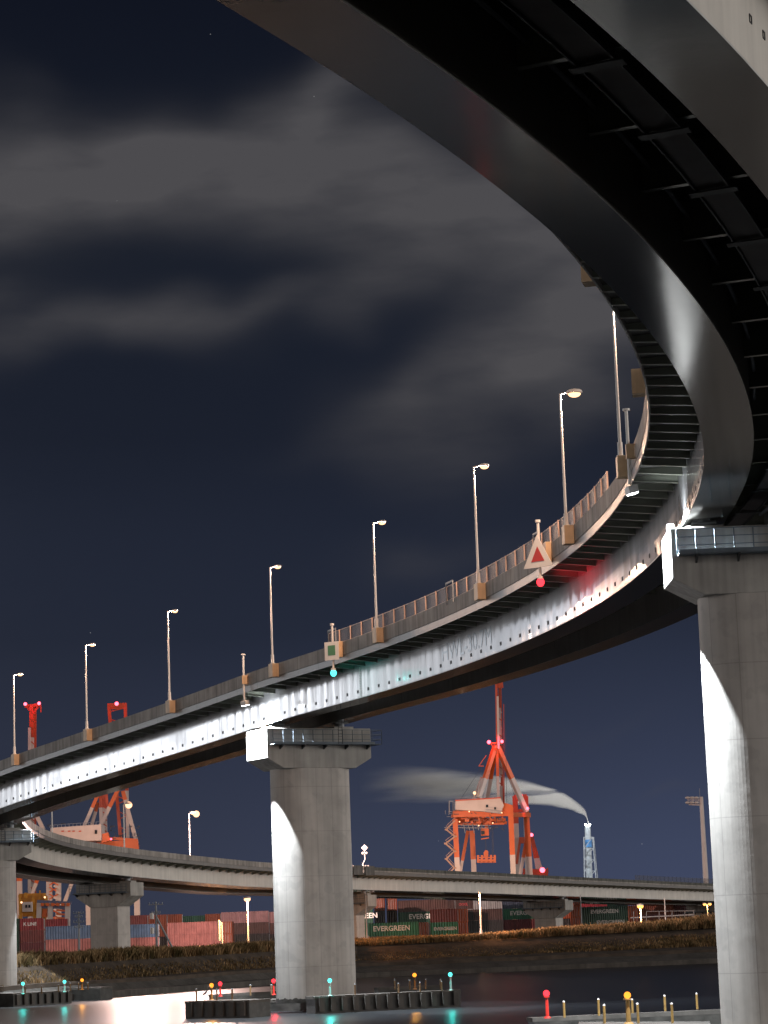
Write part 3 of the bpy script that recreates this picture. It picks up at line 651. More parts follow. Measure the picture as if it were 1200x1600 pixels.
floodlamp(S2 + 3, -1, pa(p2, -4.0, 12, -1), 40000, 'white floodlight on the far parapet behind the central pier cap', 80)
floodlamp(S3 - 2, -1, pa(p3, -4.4, 9, 1.4), 45000, 'white floodlight on the far parapet above the left pier', 80)
# small uplights on the cap tops washing the web
for pr, S_, dd, pw_ in ((p2, S2, 1.4, 900), (p1, S1, 1.2, 700)):
    c = pr[1](5.9, pr[2] + .22, dd); mb = MB(); mb.box(c, .4, .4, .3); mb.box(c + Vector((0, 0, .17)), .3, .3, .04); o = mb.build('cap_uplight', 'white', pr[0]); light('uplight', 'SPOT', c + Vector((0, 0, .3)), pw_, (.9, .96, 1), pr[0], .1, P(S_ - dd, UA, 2.6), 110, .8)
# ================================================================== NAVIGATION SIGNS HUNG ON THE RAMP
def facing(s): 
    n_ = Vector((-math.sin(TH(s)), math.cos(TH(s)), 0)); return n_
def navsign(px, shape, lab, glass, col, power):
    s = find_s(px, UE + .9, 4.0, 130, 280); n_ = facing(s); t = Vector((math.cos(TH(s)), math.sin(TH(s)), 0)); c = P(s, UE + .9, 4.3)
    root = empty('navigation_sign', c, lab, 'sign'); f = (Vector((0, -1, 0)) * .55 + n_ * .45).normalized(); sd = f.cross(Vector((0, 0, 1))).normalized()
    mb = MB(); mb.tube(c + Vector((0, 0, -1.9)), c + Vector((0, 0, 2.5)), .11, n=10); mb.tube(c + Vector((0, 0, 2.4)), c + Vector((0, 0, 2.6)), .2, n=10); mb.build('pole', 'polewhite', root)
    mb = MB(); mb.bar(P(s, UE, 4.5), c + Vector((0, 0, .2)), .14); mb.box(P(s, UE + .25, 4.4), .8, .45, 1.5, t, n_, (0, 0, 1)); mb.build('bracket', 'cream', root)
    if shape == 'square':
        mb = MB(); mb.box(c + f * .2 + Vector((0, 0, -.05)), 1.55, .06, 1.75, sd, f); pn = mb.build('sign_panel', 'white', root)
        mb = MB(); mb.box(c + f * .245 + Vector((0, 0, .0)), .80, .02, .95, sd, f); mb.build('green_square', 'green', pn)
    else:
        def tri(r, k, w): return [c + f * k + Vector((0, 0, -.75 + r * 1.0)) , ]
        a = lambda w, z, k: c + f * k + sd * w + Vector((0, 0, z))
        mb = MB(); mb.prism([a(-1.3, -1.05, .18), a(1.3, -1.05, .18), a(0, 1.45, .18)], f * .06); pn = mb.build('sign_panel', 'white', root)
        mb = MB(); mb.prism([a(-.58, -.60, .245), a(.58, -.60, .245), a(0, .55, .245)], f * .02); mb.build('red_triangle', 'red', pn)
    lp = c + Vector((0, 0, -2.15)); mb = MB(); mb.ball(lp, .30, n=14, sc=(1, 1, 1.15)); mb.build('lamp_glass', glass, root, smooth=True)
    mb = MB(); mb.tube(lp + Vector((0, 0, .25)), lp + Vector((0, 0, .45)), .22, n=12); mb.build('lamp_cap', 'white', root)
    light('nav_light', 'SPOT', lp + Vector((0, 0, -.45)), power, col, root, .2, lp - n_ * 9 + Vector((0, 0, -1.5)), 140, .4)
navsign(843, 'tri', 'white sign with a red triangle and a red lamp under it, hung on the ramp', 'L_red', (1, .02, .04), 600)
navsign(520, 'square', 'white square sign with a green square and a green lamp, at the fence end', 'L_cyan', (.05, .9, .8), 110)
# ================================================================== FENDER DOLPHINS, MARKERS AND POSTS
def dolphin(corners, zt, label, ribs=0, deck='concrete', name='fender_dolphin', base=None):
    c = sum((Vector((p[0], p[1], 0)) for p in corners), Vector()) / len(corners); root = empty(name, c, label, 'dolphin')
    mb = MB(); mb.prism([Vector((p[0], p[1], -1.5)) for p in corners], (0, 0, zt + 1.5 - .28)); mb.build('body', 'wetstone', root)
    mb = MB(); cc = Vector((c.x, c.y, 0)); mb.prism([cc + (Vector((p[0], p[1], 0)) - cc) * 1.012 + Vector((0, 0, zt - .28)) for p in corners], (0, 0, .28)); mb.build('coping', 'seawall', root)
    if ribs:
        a, b = Vector((corners[0][0], corners[0][1], 0)), Vector((corners[1][0], corners[1][1], 0)); d = (b - a).normalized(); nn = Vector((d.y, -d.x, 0))
        if nn.y > 0: nn = -nn
        for i in range(ribs):
            q = a + (b - a) * ((i + .5) / ribs); mb = MB(); mb.box(q + nn * .16 + Vector((0, 0, zt / 2 + .05)), (b - a).length / ribs * .42, .32, zt - .35, d, nn, (0, 0, 1)); mb.build('fender_block', 'seawall', root)
    return root
def quad(px0, py0, px1, py1, depth, z=0.0):
    a, b = atz(px0, py0, z), atz(px1, py1, z); d = (b - a).normalized(); nn = Vector((-d.y, d.x, 0))
    if nn.y < 0: nn = -nn
    return [a, b, b + nn * depth, a + nn * depth]
dolphin(quad(290, 1592, 390, 1590.5, 3.5), 1.72, 'short ribbed dark dolphin with a heron, left of the central pier', 6)
dolphin(quad(392, 1581.5, 494, 1578.5, 6.0), 1.2, 'pale stone footing around the foot of the central pier')
dolphin(quad(334, 1578, 470, 1571, 1.2), 1.7, 'narrow fender wall behind the short dolphin, running to the central pier')
dolphin(quad(493, 1584.5, 720, 1573, 2.2), 1.72, 'long dark dolphin with pale blocks, right of the central pier', 13)
dolphin(quad(592, 1567.5, 692, 1563, 1.5), 1.72, 'short far fender wall behind the long right dolphin')
dolphin(quad(21, 1573.5, 112, 1568, 3), 1.75, 'dark ribbed dolphin at the foot of the left pier', 8)
dolphin(quad(95, 1564, 157, 1562.5, 3), 1.75, 'smaller grey dolphin behind the left ribbed dolphin')
dolphin(quad(836, 1631, 1215, 1614, 1.6), 1.72, 'grey fender wall behind the yellow posts at lower right')
dolphin([atz(905, 1597, 1.6), atz(1108, 1596, 1.6), atz(1125, 1680, 1.6), atz(900, 1700, 1.6)], 1.6, 'low front slab of the lower right dolphin carrying the amber light')
dolphin([P(S1, 7, 0), P(S1, -7, 0), P(S1 - 6, -7, 0), P(S1 - 6, 7, 0)], 1.3, 'flat stone footing under the right pier')
dolphin([P(S3 + 4, 7, 0), P(S3 - 4, 7, 0), P(S3 - 4, -7, 0), P(S3 + 4, -7, 0)], 1.1, 'dark stone footing under the left pier')
def post(px, pyb, z, h, lab, mat='post', r=.11, grp='mooring posts on the dolphins'):
    b = atz(px, pyb, z); root = empty('mooring_post', b, lab, 'post', grp)
    mb = MB(); mb.tube(b, b + Vector((0, 0, h)), r, n=10); mb.build('shaft', mat, root)
    mb = MB(); mb.tube(b + Vector((0, 0, h)), b + Vector((0, 0, h + .10)), r * 1.08, r * .5, n=10); mb.build('cap', 'polewhite' if mat == 'yellow' else 'galv', root)
    return root
Z = 1.72
ylab = ['leftmost yellow post, alone on the grey wall right of the red light', 'yellow back post, first of the close pair left of the amber light', 'yellow front post, second of the close pair left of the amber light', 'yellow post half hidden behind the amber light', 'yellow post just right of the amber light',
        'yellow back post, left one of the right pair', 'yellow front post between the two right back posts', 'rightmost yellow post beside the right pier']
for (px, pb, h), l in zip([(882, 1590, 1.15), (936, 1587, 1.2), (945, 1599, 1.25), (988.5, 1583, 1.0), (997.5, 1598.5, 1.3), (1039.5, 1580, 1.15), (1051, 1598.5, 1.3), (1089.5, 1577, 1.18)], ylab): post(px, pb, Z if pb < 1595 else 1.6, h * .88, l, 'yellow', .085)
plab = [(307, 1563.5, 1.1, 'brown post beside the heron on the short dolphin'), (339, 1563, 1.05, 'brown post in the middle of the short dolphin'), (363, 1562, 1.0, 'brown post near the right end of the short dolphin'), (391.5, 1555.5, 1.05, 'thin post on the wall between the short dolphin and the central pier'), (424.5, 1554.5, 1.0, 'thin post beside the red light at the central pier'),
        (555, 1554, 1.0, 'brown post against the right side of the central pier'), (617, 1546, .95, 'first thin pale post on the far fender wall'), (640.5, 1546, .95, 'thin pale post left of the amber light on the far wall'), (665.5, 1545.5, 1.0, 'thin pale post right of the amber light on the far wall'), (688.5, 1545, .95, 'last thin pale post on the far fender wall'),
        (623, 1551, .9, 'short brown post at the back of the long dolphin'), (656.5, 1549.5, .9, 'short brown post right of the amber light pole'), (690.5, 1548, .9, 'brown post near the right end of the long dolphin'),
        (39.5, 1553.5, .95, 'post beside the green light at the left pier'), (65, 1552.5, .9, 'lone post in the middle of the left ribbed dolphin'), (91.5, 1550, .9, 'post left of the second green light'), (110, 1548, .95, 'post right of the second green light'), (123, 1547, .9, 'post left of the amber light on the far left dolphin'), (137.5, 1546.5, .9, 'last post right of the amber light on the far left dolphin')]
for px, pb, h, l in plab: post(px, pb, Z, h, l, 'post', .09)
def marker(px, pyb, z, pyl, glass, col, power, lab, pole='polewhite', r=.12, gr=.22):
    b = atz(px, pyb, z); tp = at(px, pyl, b.y); h = tp.z - b.z
    root = empty('marker_light', b, lab, 'marker light', 'marker lights on the dolphins')
    mb = MB(); mb.tube(b, b + Vector((0, 0, h - gr)), r, r * .8, n=10); mb.tube(b, b + Vector((0, 0, .12)), r * 2, r * 1.4, n=10); mb.tube(b + Vector((0, 0, h - gr - .05)), b + Vector((0, 0, h - gr + .02)), r * 1.6, n=10); mb.build('pole', pole, root)
    mb = MB(); mb.ball(b + Vector((0, 0, h)), gr, n=12); mb.build('lamp_glass', glass, root, smooth=True)
    light('marker_glow', 'SPOT', b + Vector((0, -gr - .12, h)), power * .8, col, root, .15, b + Vector((0, -gr - 2.32, h - 3.2)), 120, .3)
RED, AMB, CYA = (1, .03, .05), (1, .42, .06), (.05, .9, .8)
marker(855.5, 1591, Z, 1552, 'L_red', RED, 110, 'red marker light on a red pole at lower right, left of the yellow posts', 'red', .13)
marker(982.5, 1600, 1.6, 1555, 'L_amber', AMB, 90, 'amber marker light on a thick yellow pole among the yellow posts', 'yellow', .17)
marker(516, 1556, Z, 1532, 'L_cyan', CYA, 260, 'green marker light in front of the central pier')
marker(704.5, 1547.5, Z, 1522.5, 'L_cyan', CYA, 160, 'green marker light at the right end of the long dolphin')
marker(648.5, 1546, Z, 1523.5, 'L_amber', AMB, 160, 'amber marker light over the far fender wall right of the central pier', 'post')
marker(331, 1562.5, Z, 1539.5, 'L_amber', AMB, 200, 'amber marker light on the short dolphin left of the central pier', 'yellow')
marker(344.5, 1557, Z, 1537, 'L_red', RED, 160, 'red marker light just right of the amber one on the short dolphin', 'red')
marker(428, 1554.5, Z, 1532.5, 'L_red', RED, 200, 'red marker light touching the left side of the central pier', 'red')
marker(36, 1553, Z, 1537, 'L_cyan', CYA, 160, 'green marker light at the right side of the left pier')
marker(101, 1550, Z, 1534, 'L_cyan', CYA, 160, 'green marker light between the left pier and the far left amber light')
marker(128.5, 1546.5, Z, 1531.5, 'L_amber', AMB, 160, 'amber marker light on the smaller left dolphin', 'yellow')
# dark tide band round the foot of the central and left piers
for pr, zb_ in ((p2, 1.0), (p3, 1.0)):
    mb = MB(); pts = stadium(8.78, 4.92); n = len(pts)
    for i, (a, d) in enumerate(pts): mb.v.append(pr[1](a, zb_, d))
    for i, (a, d) in enumerate(pts): mb.v.append(pr[1](a, zb_ + .45 + .12 * math.sin(i * 1.7) * math.sin(i * .61), d))
    for i in range(n): j = (i + 1) % n; mb.face((i, j, n + j, n + i))
    mb.build('tide_band', 'wetstone', pr[0])
# heron standing on the short dolphin
hb = atz(320, 1563.3, Z); mb = MB((0, 0, 0)); s_ = 1.25
body = [(0, .42, .055), (.12, .50, .10), (.28, .62, .12), (.42, .74, .07), (.46, .86, .035), (.43, .98, .028), (.50, 1.10, .03), (.58, 1.13, .035), (.66, 1.11, .012), (.76, 1.08, .004)]
n = 8
for i, (x, z, r) in enumerate(body):
    for j in range(n):
        a = 2 * math.pi * j / n; mb.v.append(hb + Vector((x - .2, math.sin(a) * r, z + math.cos(a) * r)) * s_)
for i in range(len(body) - 1):
    for j in range(n): mb.face((i * n + j, i * n + (j + 1) % n, (i + 1) * n + (j + 1) % n, (i + 1) * n + j))
for y in (-.04, .05): mb.tube(hb + Vector((.03, y, 0)) * s_, hb + Vector((.01, y, .30)) * s_, .013, n=5); mb.tube(hb + Vector((.01, y, .30)) * s_, hb + Vector((.04, y, .55)) * s_, .018, n=5)
tag(mb.build('heron', 'bird', None, smooth=True, loc=hb), 'small grey heron standing on the short dolphin left of the central pier', 'bird')
# ================================================================== CONTAINERS
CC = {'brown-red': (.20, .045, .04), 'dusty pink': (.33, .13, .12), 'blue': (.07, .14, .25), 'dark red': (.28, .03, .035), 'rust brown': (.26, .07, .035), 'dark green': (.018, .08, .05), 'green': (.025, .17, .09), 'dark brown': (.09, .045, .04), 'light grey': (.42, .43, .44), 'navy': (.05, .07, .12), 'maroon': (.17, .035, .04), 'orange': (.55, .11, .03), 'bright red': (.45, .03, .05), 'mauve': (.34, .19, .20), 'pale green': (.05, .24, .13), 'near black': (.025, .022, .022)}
def cmat(c):
    k = 'C_' + c
    if k in MT: return MT[k]
    m = surf(k.replace(' ', '_'), CC[c], .55, 0, .22, .9, streak=.25)
    t = m.node_tree; b = t.nodes['Principled BSDF']; tcn = add(t, 'ShaderNodeTexCoord'); sp = add(t, 'ShaderNodeSeparateXYZ'); lk(t, tcn.outputs['Object'], sp.inputs[0])
    a = add(t, 'ShaderNodeMath', operation='ADD'); lk(t, sp.outputs[0], a.inputs[0]); lk(t, sp.outputs[1], a.inputs[1])
    w = add(t, 'ShaderNodeMath', operation='MULTIPLY'); lk(t, a.outputs[0], w.inputs[0]); w.inputs[1].default_value = 2 * math.pi / .56
    s = add(t, 'ShaderNodeMath', operation='SINE'); lk(t, w.outputs[0], s.inputs[0]); bn = add(t, 'ShaderNodeBump'); bn.inputs['Strength'].default_value = 1; bn.inputs['Distance'].default_value = .10
    lk(t, s.outputs[0], bn.inputs['Height']); lk(t, bn.outputs[0], b.inputs['Normal']); MT[k] = m; return m
MT['ctext'] = surf('white_container_lettering', (.75, .76, .74), .5); MT['ctext2'] = surf('red_container_lettering', (.5, .04, .05), .5); MT['ctext3'] = surf('orange_container_marking', (.65, .35, .10), .5)
WORD = {'blue': 'blue', 'brown-red': 'brownish red'}
def container(loc, L, H, yaw, col, label, txt=None, tsize=1.05, tx=.5, doors=True, hidden_door_side=1):
    root = empty('shipping_container', loc, label, 'container', 'stacked shipping containers on the far bank'); root.rotation_euler = (0, 0, yaw)
    def bld(mb, name, mat, par=root):
        o = mb.build(name, mat, None); o.parent = par; return o
    D = 2.44; mb = MB(); mb.box((0, 0, H / 2), L - .16, D - .08, H - .14); bd = bld(mb, 'body', cmat(col))
    mb = MB()
    for sx_ in (-1, 1):
        for sy in (-1, 1): mb.box((sx_ * (L / 2 - .09), sy * (D / 2 - .09), H / 2), .18, .18, H)
    for sy in (-1, 1):
        for z in (.08, H - .07): mb.box((0, sy * (D / 2 - .04), z), L - .38, .10, .14)
    for sx_ in (-1, 1):
        for z in (.08, H - .07): mb.box((sx_ * (L / 2 - .05), 0, z), .10, D - .38, .14)
    bld(mb, 'frame', cmat(col))
    mb = MB()
    for y in (-.85, -.35, .35, .85): mb.tube((L / 2 + .02, y, .15), (L / 2 + .02, y, H - .15), .035, n=6)
    mb.box((L / 2 - .02, 0, H / 2), .06, .05, H - .4); bld(mb, 'door_bars', 'galv')
    if txt:
        x0 = -L / 2 + L * tx
        w = len(txt) * tsize * .62
        o = text_mesh(txt, tsize, lambda x, y: Vector((x - w / 2 + x0, -D / 2 - .01, y + H * .40)), 'lettering', 'ctext' if txt not in ('OOCL',) else 'ctext2', None, bold=.035); o.parent = root
    return root
LV = {1: ['only box'], 2: ['bottom', 'top'], 3: ['bottom', 'middle', 'top'], 4: ['bottom', 'second', 'third', 'top']}
def stack(px0, px1, pyb, Y, boxes, place, kind='40', yaw=0):
    """boxes bottom to top: (colour, text, size, tx)"""
    a, b = at(px0, pyb, Y), at(px1, pyb, Y); c = (a + b) / 2; wdt = (b - a).length
    L = {'40': 12.19, '20': 6.06, 'end': 6.06}[kind]; z = zg(c.x) - .25; Hc = 2.75
    z = c.z
    for i, bx in enumerate(boxes):
        col, txt, ts, tx = (list(bx) + [None, 1.05, .5])[:4] if not isinstance(bx, str) else (bx, None, 1.05, .5)
        if len(bx) < 4 and not isinstance(bx, str): bx = list(bx) + [1.05, .5][len(bx) - 2:]; col, txt, ts, tx = bx
        y_ = (yaw if kind != 'end' else R(-90)) + R(random.uniform(-.25, .25))
        lab = '%s container%s, %s of the stack %s' % (col, (' lettered ' + txt) if txt else '', LV[len(boxes)][i], place)
        if len(boxes) == 1: lab = '%s container%s, %s' % (col, (' lettered ' + txt) if txt else '', place)
        Ln = L if kind == 'end' or abs(wdt - L) > 2.2 else wdt
        container(Vector((c.x + random.uniform(-.05, .05), c.y + (0 if kind != 'end' else L / 2 - 1.2), z)), Ln, Hc, y_, col, lab, txt, ts, tx); z += Hc + .02
P_ = lambda px, Y: zg((px - 600) / FPX * Y)
stack(-8, 31, 1492, 600, ['dark green', 'dark green', 'dark green'], 'hidden behind the left pier', '20')
stack(33, 70, 1491, 600, ['maroon', 'brown-red', ('dark red', 'K LINE', 1.05, .5)], 'right beside the left pier', '20')
stack(72, 107, 1491, 612, ['maroon', 'maroon', 'dark red'], 'behind the blue one with an orange mark', '20')
stack(73, 162, 1487.5, 545, ['dusty pink', 'blue'], 'between the left pier and the grass pier', '40')
stack(163, 249, 1486, 545, ['dusty pink', 'blue'], 'just right of the grass pier', '40')
stack(263, 345, 1479, 585, ['dusty pink', 'dusty pink'], 'right of the leaning pole brace', '40')
stack(346, 366, 1478, 590, ['rust brown', 'rust brown'], 'seen end on, right of the pink pair', 'end')
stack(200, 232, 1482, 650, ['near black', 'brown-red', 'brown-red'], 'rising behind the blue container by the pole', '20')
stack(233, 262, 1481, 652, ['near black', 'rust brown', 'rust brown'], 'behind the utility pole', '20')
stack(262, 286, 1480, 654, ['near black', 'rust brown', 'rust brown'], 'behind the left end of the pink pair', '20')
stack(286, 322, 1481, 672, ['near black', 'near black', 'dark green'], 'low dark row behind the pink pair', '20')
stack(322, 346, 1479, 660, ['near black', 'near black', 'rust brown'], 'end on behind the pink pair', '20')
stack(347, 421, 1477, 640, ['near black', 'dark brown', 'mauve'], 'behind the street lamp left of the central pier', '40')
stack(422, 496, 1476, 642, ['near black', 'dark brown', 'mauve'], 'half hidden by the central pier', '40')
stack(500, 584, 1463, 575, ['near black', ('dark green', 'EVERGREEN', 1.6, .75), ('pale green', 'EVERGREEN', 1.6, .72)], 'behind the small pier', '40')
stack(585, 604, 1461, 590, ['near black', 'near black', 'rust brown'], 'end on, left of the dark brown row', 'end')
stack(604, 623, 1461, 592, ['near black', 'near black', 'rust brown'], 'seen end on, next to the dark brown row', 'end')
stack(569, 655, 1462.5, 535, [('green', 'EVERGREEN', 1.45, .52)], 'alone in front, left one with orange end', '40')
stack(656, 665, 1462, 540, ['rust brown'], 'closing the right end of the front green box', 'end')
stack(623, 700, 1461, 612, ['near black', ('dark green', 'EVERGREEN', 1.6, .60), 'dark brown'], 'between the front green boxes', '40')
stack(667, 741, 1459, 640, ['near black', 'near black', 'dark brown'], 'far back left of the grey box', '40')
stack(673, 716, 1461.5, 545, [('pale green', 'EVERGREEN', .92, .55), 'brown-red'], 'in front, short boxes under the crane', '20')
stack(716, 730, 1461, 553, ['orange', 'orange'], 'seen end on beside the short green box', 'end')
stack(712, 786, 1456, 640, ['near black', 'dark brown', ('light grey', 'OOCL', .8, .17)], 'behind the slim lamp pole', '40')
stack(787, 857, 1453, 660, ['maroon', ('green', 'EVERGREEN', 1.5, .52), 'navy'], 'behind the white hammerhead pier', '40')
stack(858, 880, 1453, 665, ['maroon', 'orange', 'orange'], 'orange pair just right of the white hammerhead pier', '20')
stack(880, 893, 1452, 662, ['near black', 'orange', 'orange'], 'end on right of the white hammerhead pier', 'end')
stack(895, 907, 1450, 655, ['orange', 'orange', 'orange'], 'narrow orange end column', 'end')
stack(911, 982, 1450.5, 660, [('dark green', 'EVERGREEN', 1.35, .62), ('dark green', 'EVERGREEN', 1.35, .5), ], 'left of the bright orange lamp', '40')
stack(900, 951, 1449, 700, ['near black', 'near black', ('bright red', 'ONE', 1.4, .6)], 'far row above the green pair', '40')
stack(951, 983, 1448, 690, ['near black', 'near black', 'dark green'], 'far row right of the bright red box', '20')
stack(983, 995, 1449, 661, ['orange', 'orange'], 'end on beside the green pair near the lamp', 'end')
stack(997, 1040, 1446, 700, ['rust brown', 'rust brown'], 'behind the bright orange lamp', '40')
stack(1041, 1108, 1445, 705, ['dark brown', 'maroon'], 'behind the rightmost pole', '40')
# orange mark on the first blue box
# ================================================================== CRANES
def limb(mb, p, q, w, Y, Y2=None, split=None, d=None, ma=0, mbm=1):
    """painted box limb between picture positions at distance Y; below the split height it is white"""
    Y2 = Y2 or Y; a, b = at(*p, Y), at(*q, Y2)
    if split is None: mb.bar(a, b, w, d or w, ma); return
    f = (split - p[1]) / (q[1] - p[1]); mm = a.lerp(b, f); mb.bar(a, mm, w, d or w, ma); mb.bar(mm, b, w, d or w, mbm)
def part(root, name, fn, mats): mb = MB(); fn(mb); return mb.build(name, mats, root)
OW = ['cworange', 'crwhite']; RW = ['crred', 'crwhite']
def redlight(root, px, py, Y, r=.7, power=2500, g='L_redhot'):
    r *= .8
    c = at(px, py, Y); mb = MB(); mb.ball(c, r, n=10); mb.build('warning_light', g, root, smooth=True)
    if power: light('warning_glow', 'SPOT', c + Vector((0, -1.6, 0)), power * .3, (1, .03, .10), root, .5, c + Vector((0, 3, -2)), 150, .5)
YA, YB = 790, 812
c1 = empty('harbour_crane', at(765, 1452, 800), 'orange and white container crane with raised boom in the centre', 'crane')
for p, q, sp, w, y, dd in (((711, 1280), (719, 1450), 1340, 1.55, YA, 1.6), ((731, 1298), (712, 1402), 1345, 1.0, YB, 1.0), ((737.5, 1298), (744.5, 1450), 1343, 1.6, YB, 1.7), ((797.5, 1262), (805.5, 1450), 1336, 1.6, YA, 1.6), ((825, 1300), (806, 1402), 1340, 1.1, YB, 1.1), ((822, 1268), (833, 1450), 1339, 1.75, YB, 1.8)):
    part(c1, 'leg', lambda mb: limb(mb, p, q, w, y, split=sp, d=dd), OW)
part(c1, 'portal_beam', lambda mb: (limb(mb, (797, 1273), (826, 1273.5), 1.4, YA, YB), limb(mb, (784, 1259), (800, 1264), 2.2, YA)), OW)
part(c1, 'portal_beam', lambda mb: (limb(mb, (711, 1283), (738, 1281), 1.4, YA, YB), limb(mb, (708, 1272), (800, 1270), 1.0, YA, d=2.0)), OW)
def girder(mb):
    limb(mb, (709, 1277), (790, 1273), .9, 795); limb(mb, (712, 1272), (792, 1286), .9, 803); limb(mb, (740, 1284), (790, 1281), 1.2, 800); 
    for i in range(13): x = 708 + i * 6.2; limb(mb, (x, 1268 + (i % 2) * 3), (x + 4, 1283 - (i % 3) * 3), .45, 792 + i % 3 * 6)
    limb(mb, (716, 1288), (788, 1287), .6, 798); limb(mb, (706, 1270), (722, 1290), .4, 795)
part(c1, 'trolley_girder', girder, OW)
def platf(mb):
    for i in range(16): x = 696 + i * 5.2; y = 1266 + (i % 4) * 1.5; limb(mb, (x, y), (x, y + 6), .16, 793); 
    for y in (1268, 1271, 1276, 1289, 1293): limb(mb, (694 + (y % 3) * 4, y), (772 - (y % 4) * 5, y + .8), .18, 793)
    limb(mb, (702, 1252), (702, 1272), .3, 793); limb(mb, (708, 1252), (708, 1272), .3, 793); limb(mb, (702, 1252), (708, 1252), .25, 793)
    for i in range(6): limb(mb, (724 + i * 7, 1287), (727 + i * 7, 1302 - (i % 2) * 5), .25, 796)
part(c1, 'access_platform', platf, 'galv')
def stair(mb):
    xs = [(711, 1282), (697, 1296), (711, 1307), (696, 1318), (710, 1330), (697, 1342), (710, 1356), (700, 1366), (711, 1380)]
    for a, b in zip(xs, xs[1:]): limb(mb, a, b, .45, 788); limb(mb, (a[0], a[1] - 5), (b[0], b[1] - 5), .12, 787); limb(mb, (b[0] - 2, b[1]), (b[0] + 3, b[1]), .5, 788)
part(c1, 'stair_tower', stair, ['tan'])
def house(mb):
    pts = [at(711.5, 1265, 786), at(783, 1269.5, 786), at(787.5, 1258, 786), at(782, 1247, 786), at(711.5, 1251.5, 786)]; mb.prism(pts, (0, 12, 0))
hs = part(c1, 'machinery_house', house, 'crwhite')
part(hs, 'roof_edge', lambda mb: limb(mb, (711, 1250.8), (782.5, 1246.4), .35, 785.5), 'crred')
part(hs, 'window', lambda mb: mb.box(at(761, 1259.5, 785.8), .75, .2, .85), 'glass'); part(hs, 'window', lambda mb: mb.box(at(773.5, 1263, 785.8), .6, .2, .7), 'glass')
def rails(mb):
    limb(mb, (712, 1247), (782, 1242), .10, 786)
    for i in range(12): limb(mb, (712 + i * 6.3, 1247 - i * .42), (712 + i * 6.3, 1251 - i * .4), .10, 786)
    limb(mb, (760, 1264), (786, 1267), .12, 785); limb(mb, (758, 1268), (784, 1271), .3, 785)
part(hs, 'roof_railing', rails, 'galv')
for p, q, sp, w, y2 in (((774, 1165), (748, 1247), 1217, 1.25, 795), ((774.5, 1166), (760, 1247), 1216, 1.35, 808), ((776.5, 1170), (778.5, 1246), 1213, .9, 800), ((778, 1168), (822.5, 1268), 1216, 1.35, 806), ((752, 1215), (735, 1262), 1216, .45, 792)):
    part(c1, 'frame_strut', lambda mb: limb(mb, p, q, w, 800, y2, split=sp), OW)
def boom(mb):
    limb(mb, (779.5, 1010), (785.5, 1256), .9, 806, 806); limb(mb, (774.5, 1010), (777, 1168), .7, 800); limb(mb, (776, 1010), (780.5, 1075), 2.4, 802, d=1)
    for a, b in ((1106, 1158), (1185, 1210), (1228, 1256)): limb(mb, (780.5 + (a - 1106) * .022, a), (780.5 + (b - 1106) * .022, b), .9, 804.8, ma=1)
    for i in range(14): y = 1070 + i * 12.5; limb(mb, (776, y), (784, y + 6), .28, 803, ma=i % 2 and y > 1100)
    limb(mb, (777.5, 1088), (779, 1170), .65, 798, ma=1); limb(mb, (787, 1100), (788, 1256), .22, 804, ma=0)
part(c1, 'boom', boom, RW)
part(c1, 'apex_platform', lambda mb: (limb(mb, (763, 1162), (786, 1160), .5, 799), limb(mb, (766, 1162), (776, 1172), .3, 799), limb(mb, (748, 1197), (760, 1180), .2, 799), limb(mb, (748, 1197), (756, 1197), .25, 799)), OW)
def cab(mb): mb.box(at(757.5, 1300, 795), 2.4, 3, 2.3); limb(mb, (760, 1285), (760, 1297), .9, 796); limb(mb, (752, 1311), (764, 1309), .35, 795); limb(mb, (754, 1296), (763, 1294), .5, 795)
cb = part(c1, 'operator_cab', cab, OW); part(cb, 'window', lambda mb: mb.box(at(754.5, 1301, 792), 1.1, .6, 1.1), 'glass')
def spr(mb):
    limb(mb, (747, 1344), (773, 1344), .6, 797); limb(mb, (747, 1340), (773, 1340), .35, 797); limb(mb, (747, 1347), (773, 1346.5), .5, 799)
    for x in (747, 753, 760, 767, 773): limb(mb, (x, 1336), (x, 1348), .7, 797)
    mb.prism([at(755.5, 1341, 797), at(763, 1341, 797), at(763, 1331, 797), at(760.5, 1328, 797), at(758, 1328.5, 797), at(756, 1332, 797)], (0, 2, 0))
part(c1, 'spreader', spr, OW)
part(c1, 'hoist_cable', lambda mb: (limb(mb, (758.5, 1308), (759.5, 1329), .10, 798), limb(mb, (770, 1292), (771, 1340), .10, 798), limb(mb, (768.5, 1292), (769.5, 1340), .08, 798)), 'darksteel')
rg = random.Random(5)
def clutter(mb):
    for i in range(90):
        x, y = rg.uniform(706, 788), rg.uniform(1266, 1296); k = rg.random(); L = rg.uniform(2, 9)
        if k < .4: limb(mb, (x, y), (x + L, y + rg.uniform(-.6, .6)), rg.uniform(.12, .3), rg.uniform(788, 808))
        elif k < .75: limb(mb, (x, y), (x + rg.uniform(-.3, .3), y + L * .7), rg.uniform(.1, .25), rg.uniform(788, 808))
        else: limb(mb, (x, y), (x + L * .6, y + L * .5 * rg.choice((-1, 1))), .15, rg.uniform(788, 808))
part(c1, 'pipework', clutter, 'darksteel')
for i in range(26):
    part(c1, 'machinery_box', lambda mb: mb.box(at(rg.uniform(708, 786), rg.uniform(1268, 1287), rg.uniform(789, 806)), rg.uniform(.4, 1.6), rg.uniform(.5, 1.5), rg.uniform(.3, 1.0)), 'cworange' if i % 5 else 'crwhite')
part(c1, 'stay_cable', lambda mb: [limb(mb, a, b, .09, 800) for a, b in (((776, 1166), (783, 1070)), ((774, 1166), (711, 1262)), ((779, 1168), (812, 1268)), ((782, 1170), (786, 1250)), ((789, 1100), (792, 1262)))], 'darksteel')
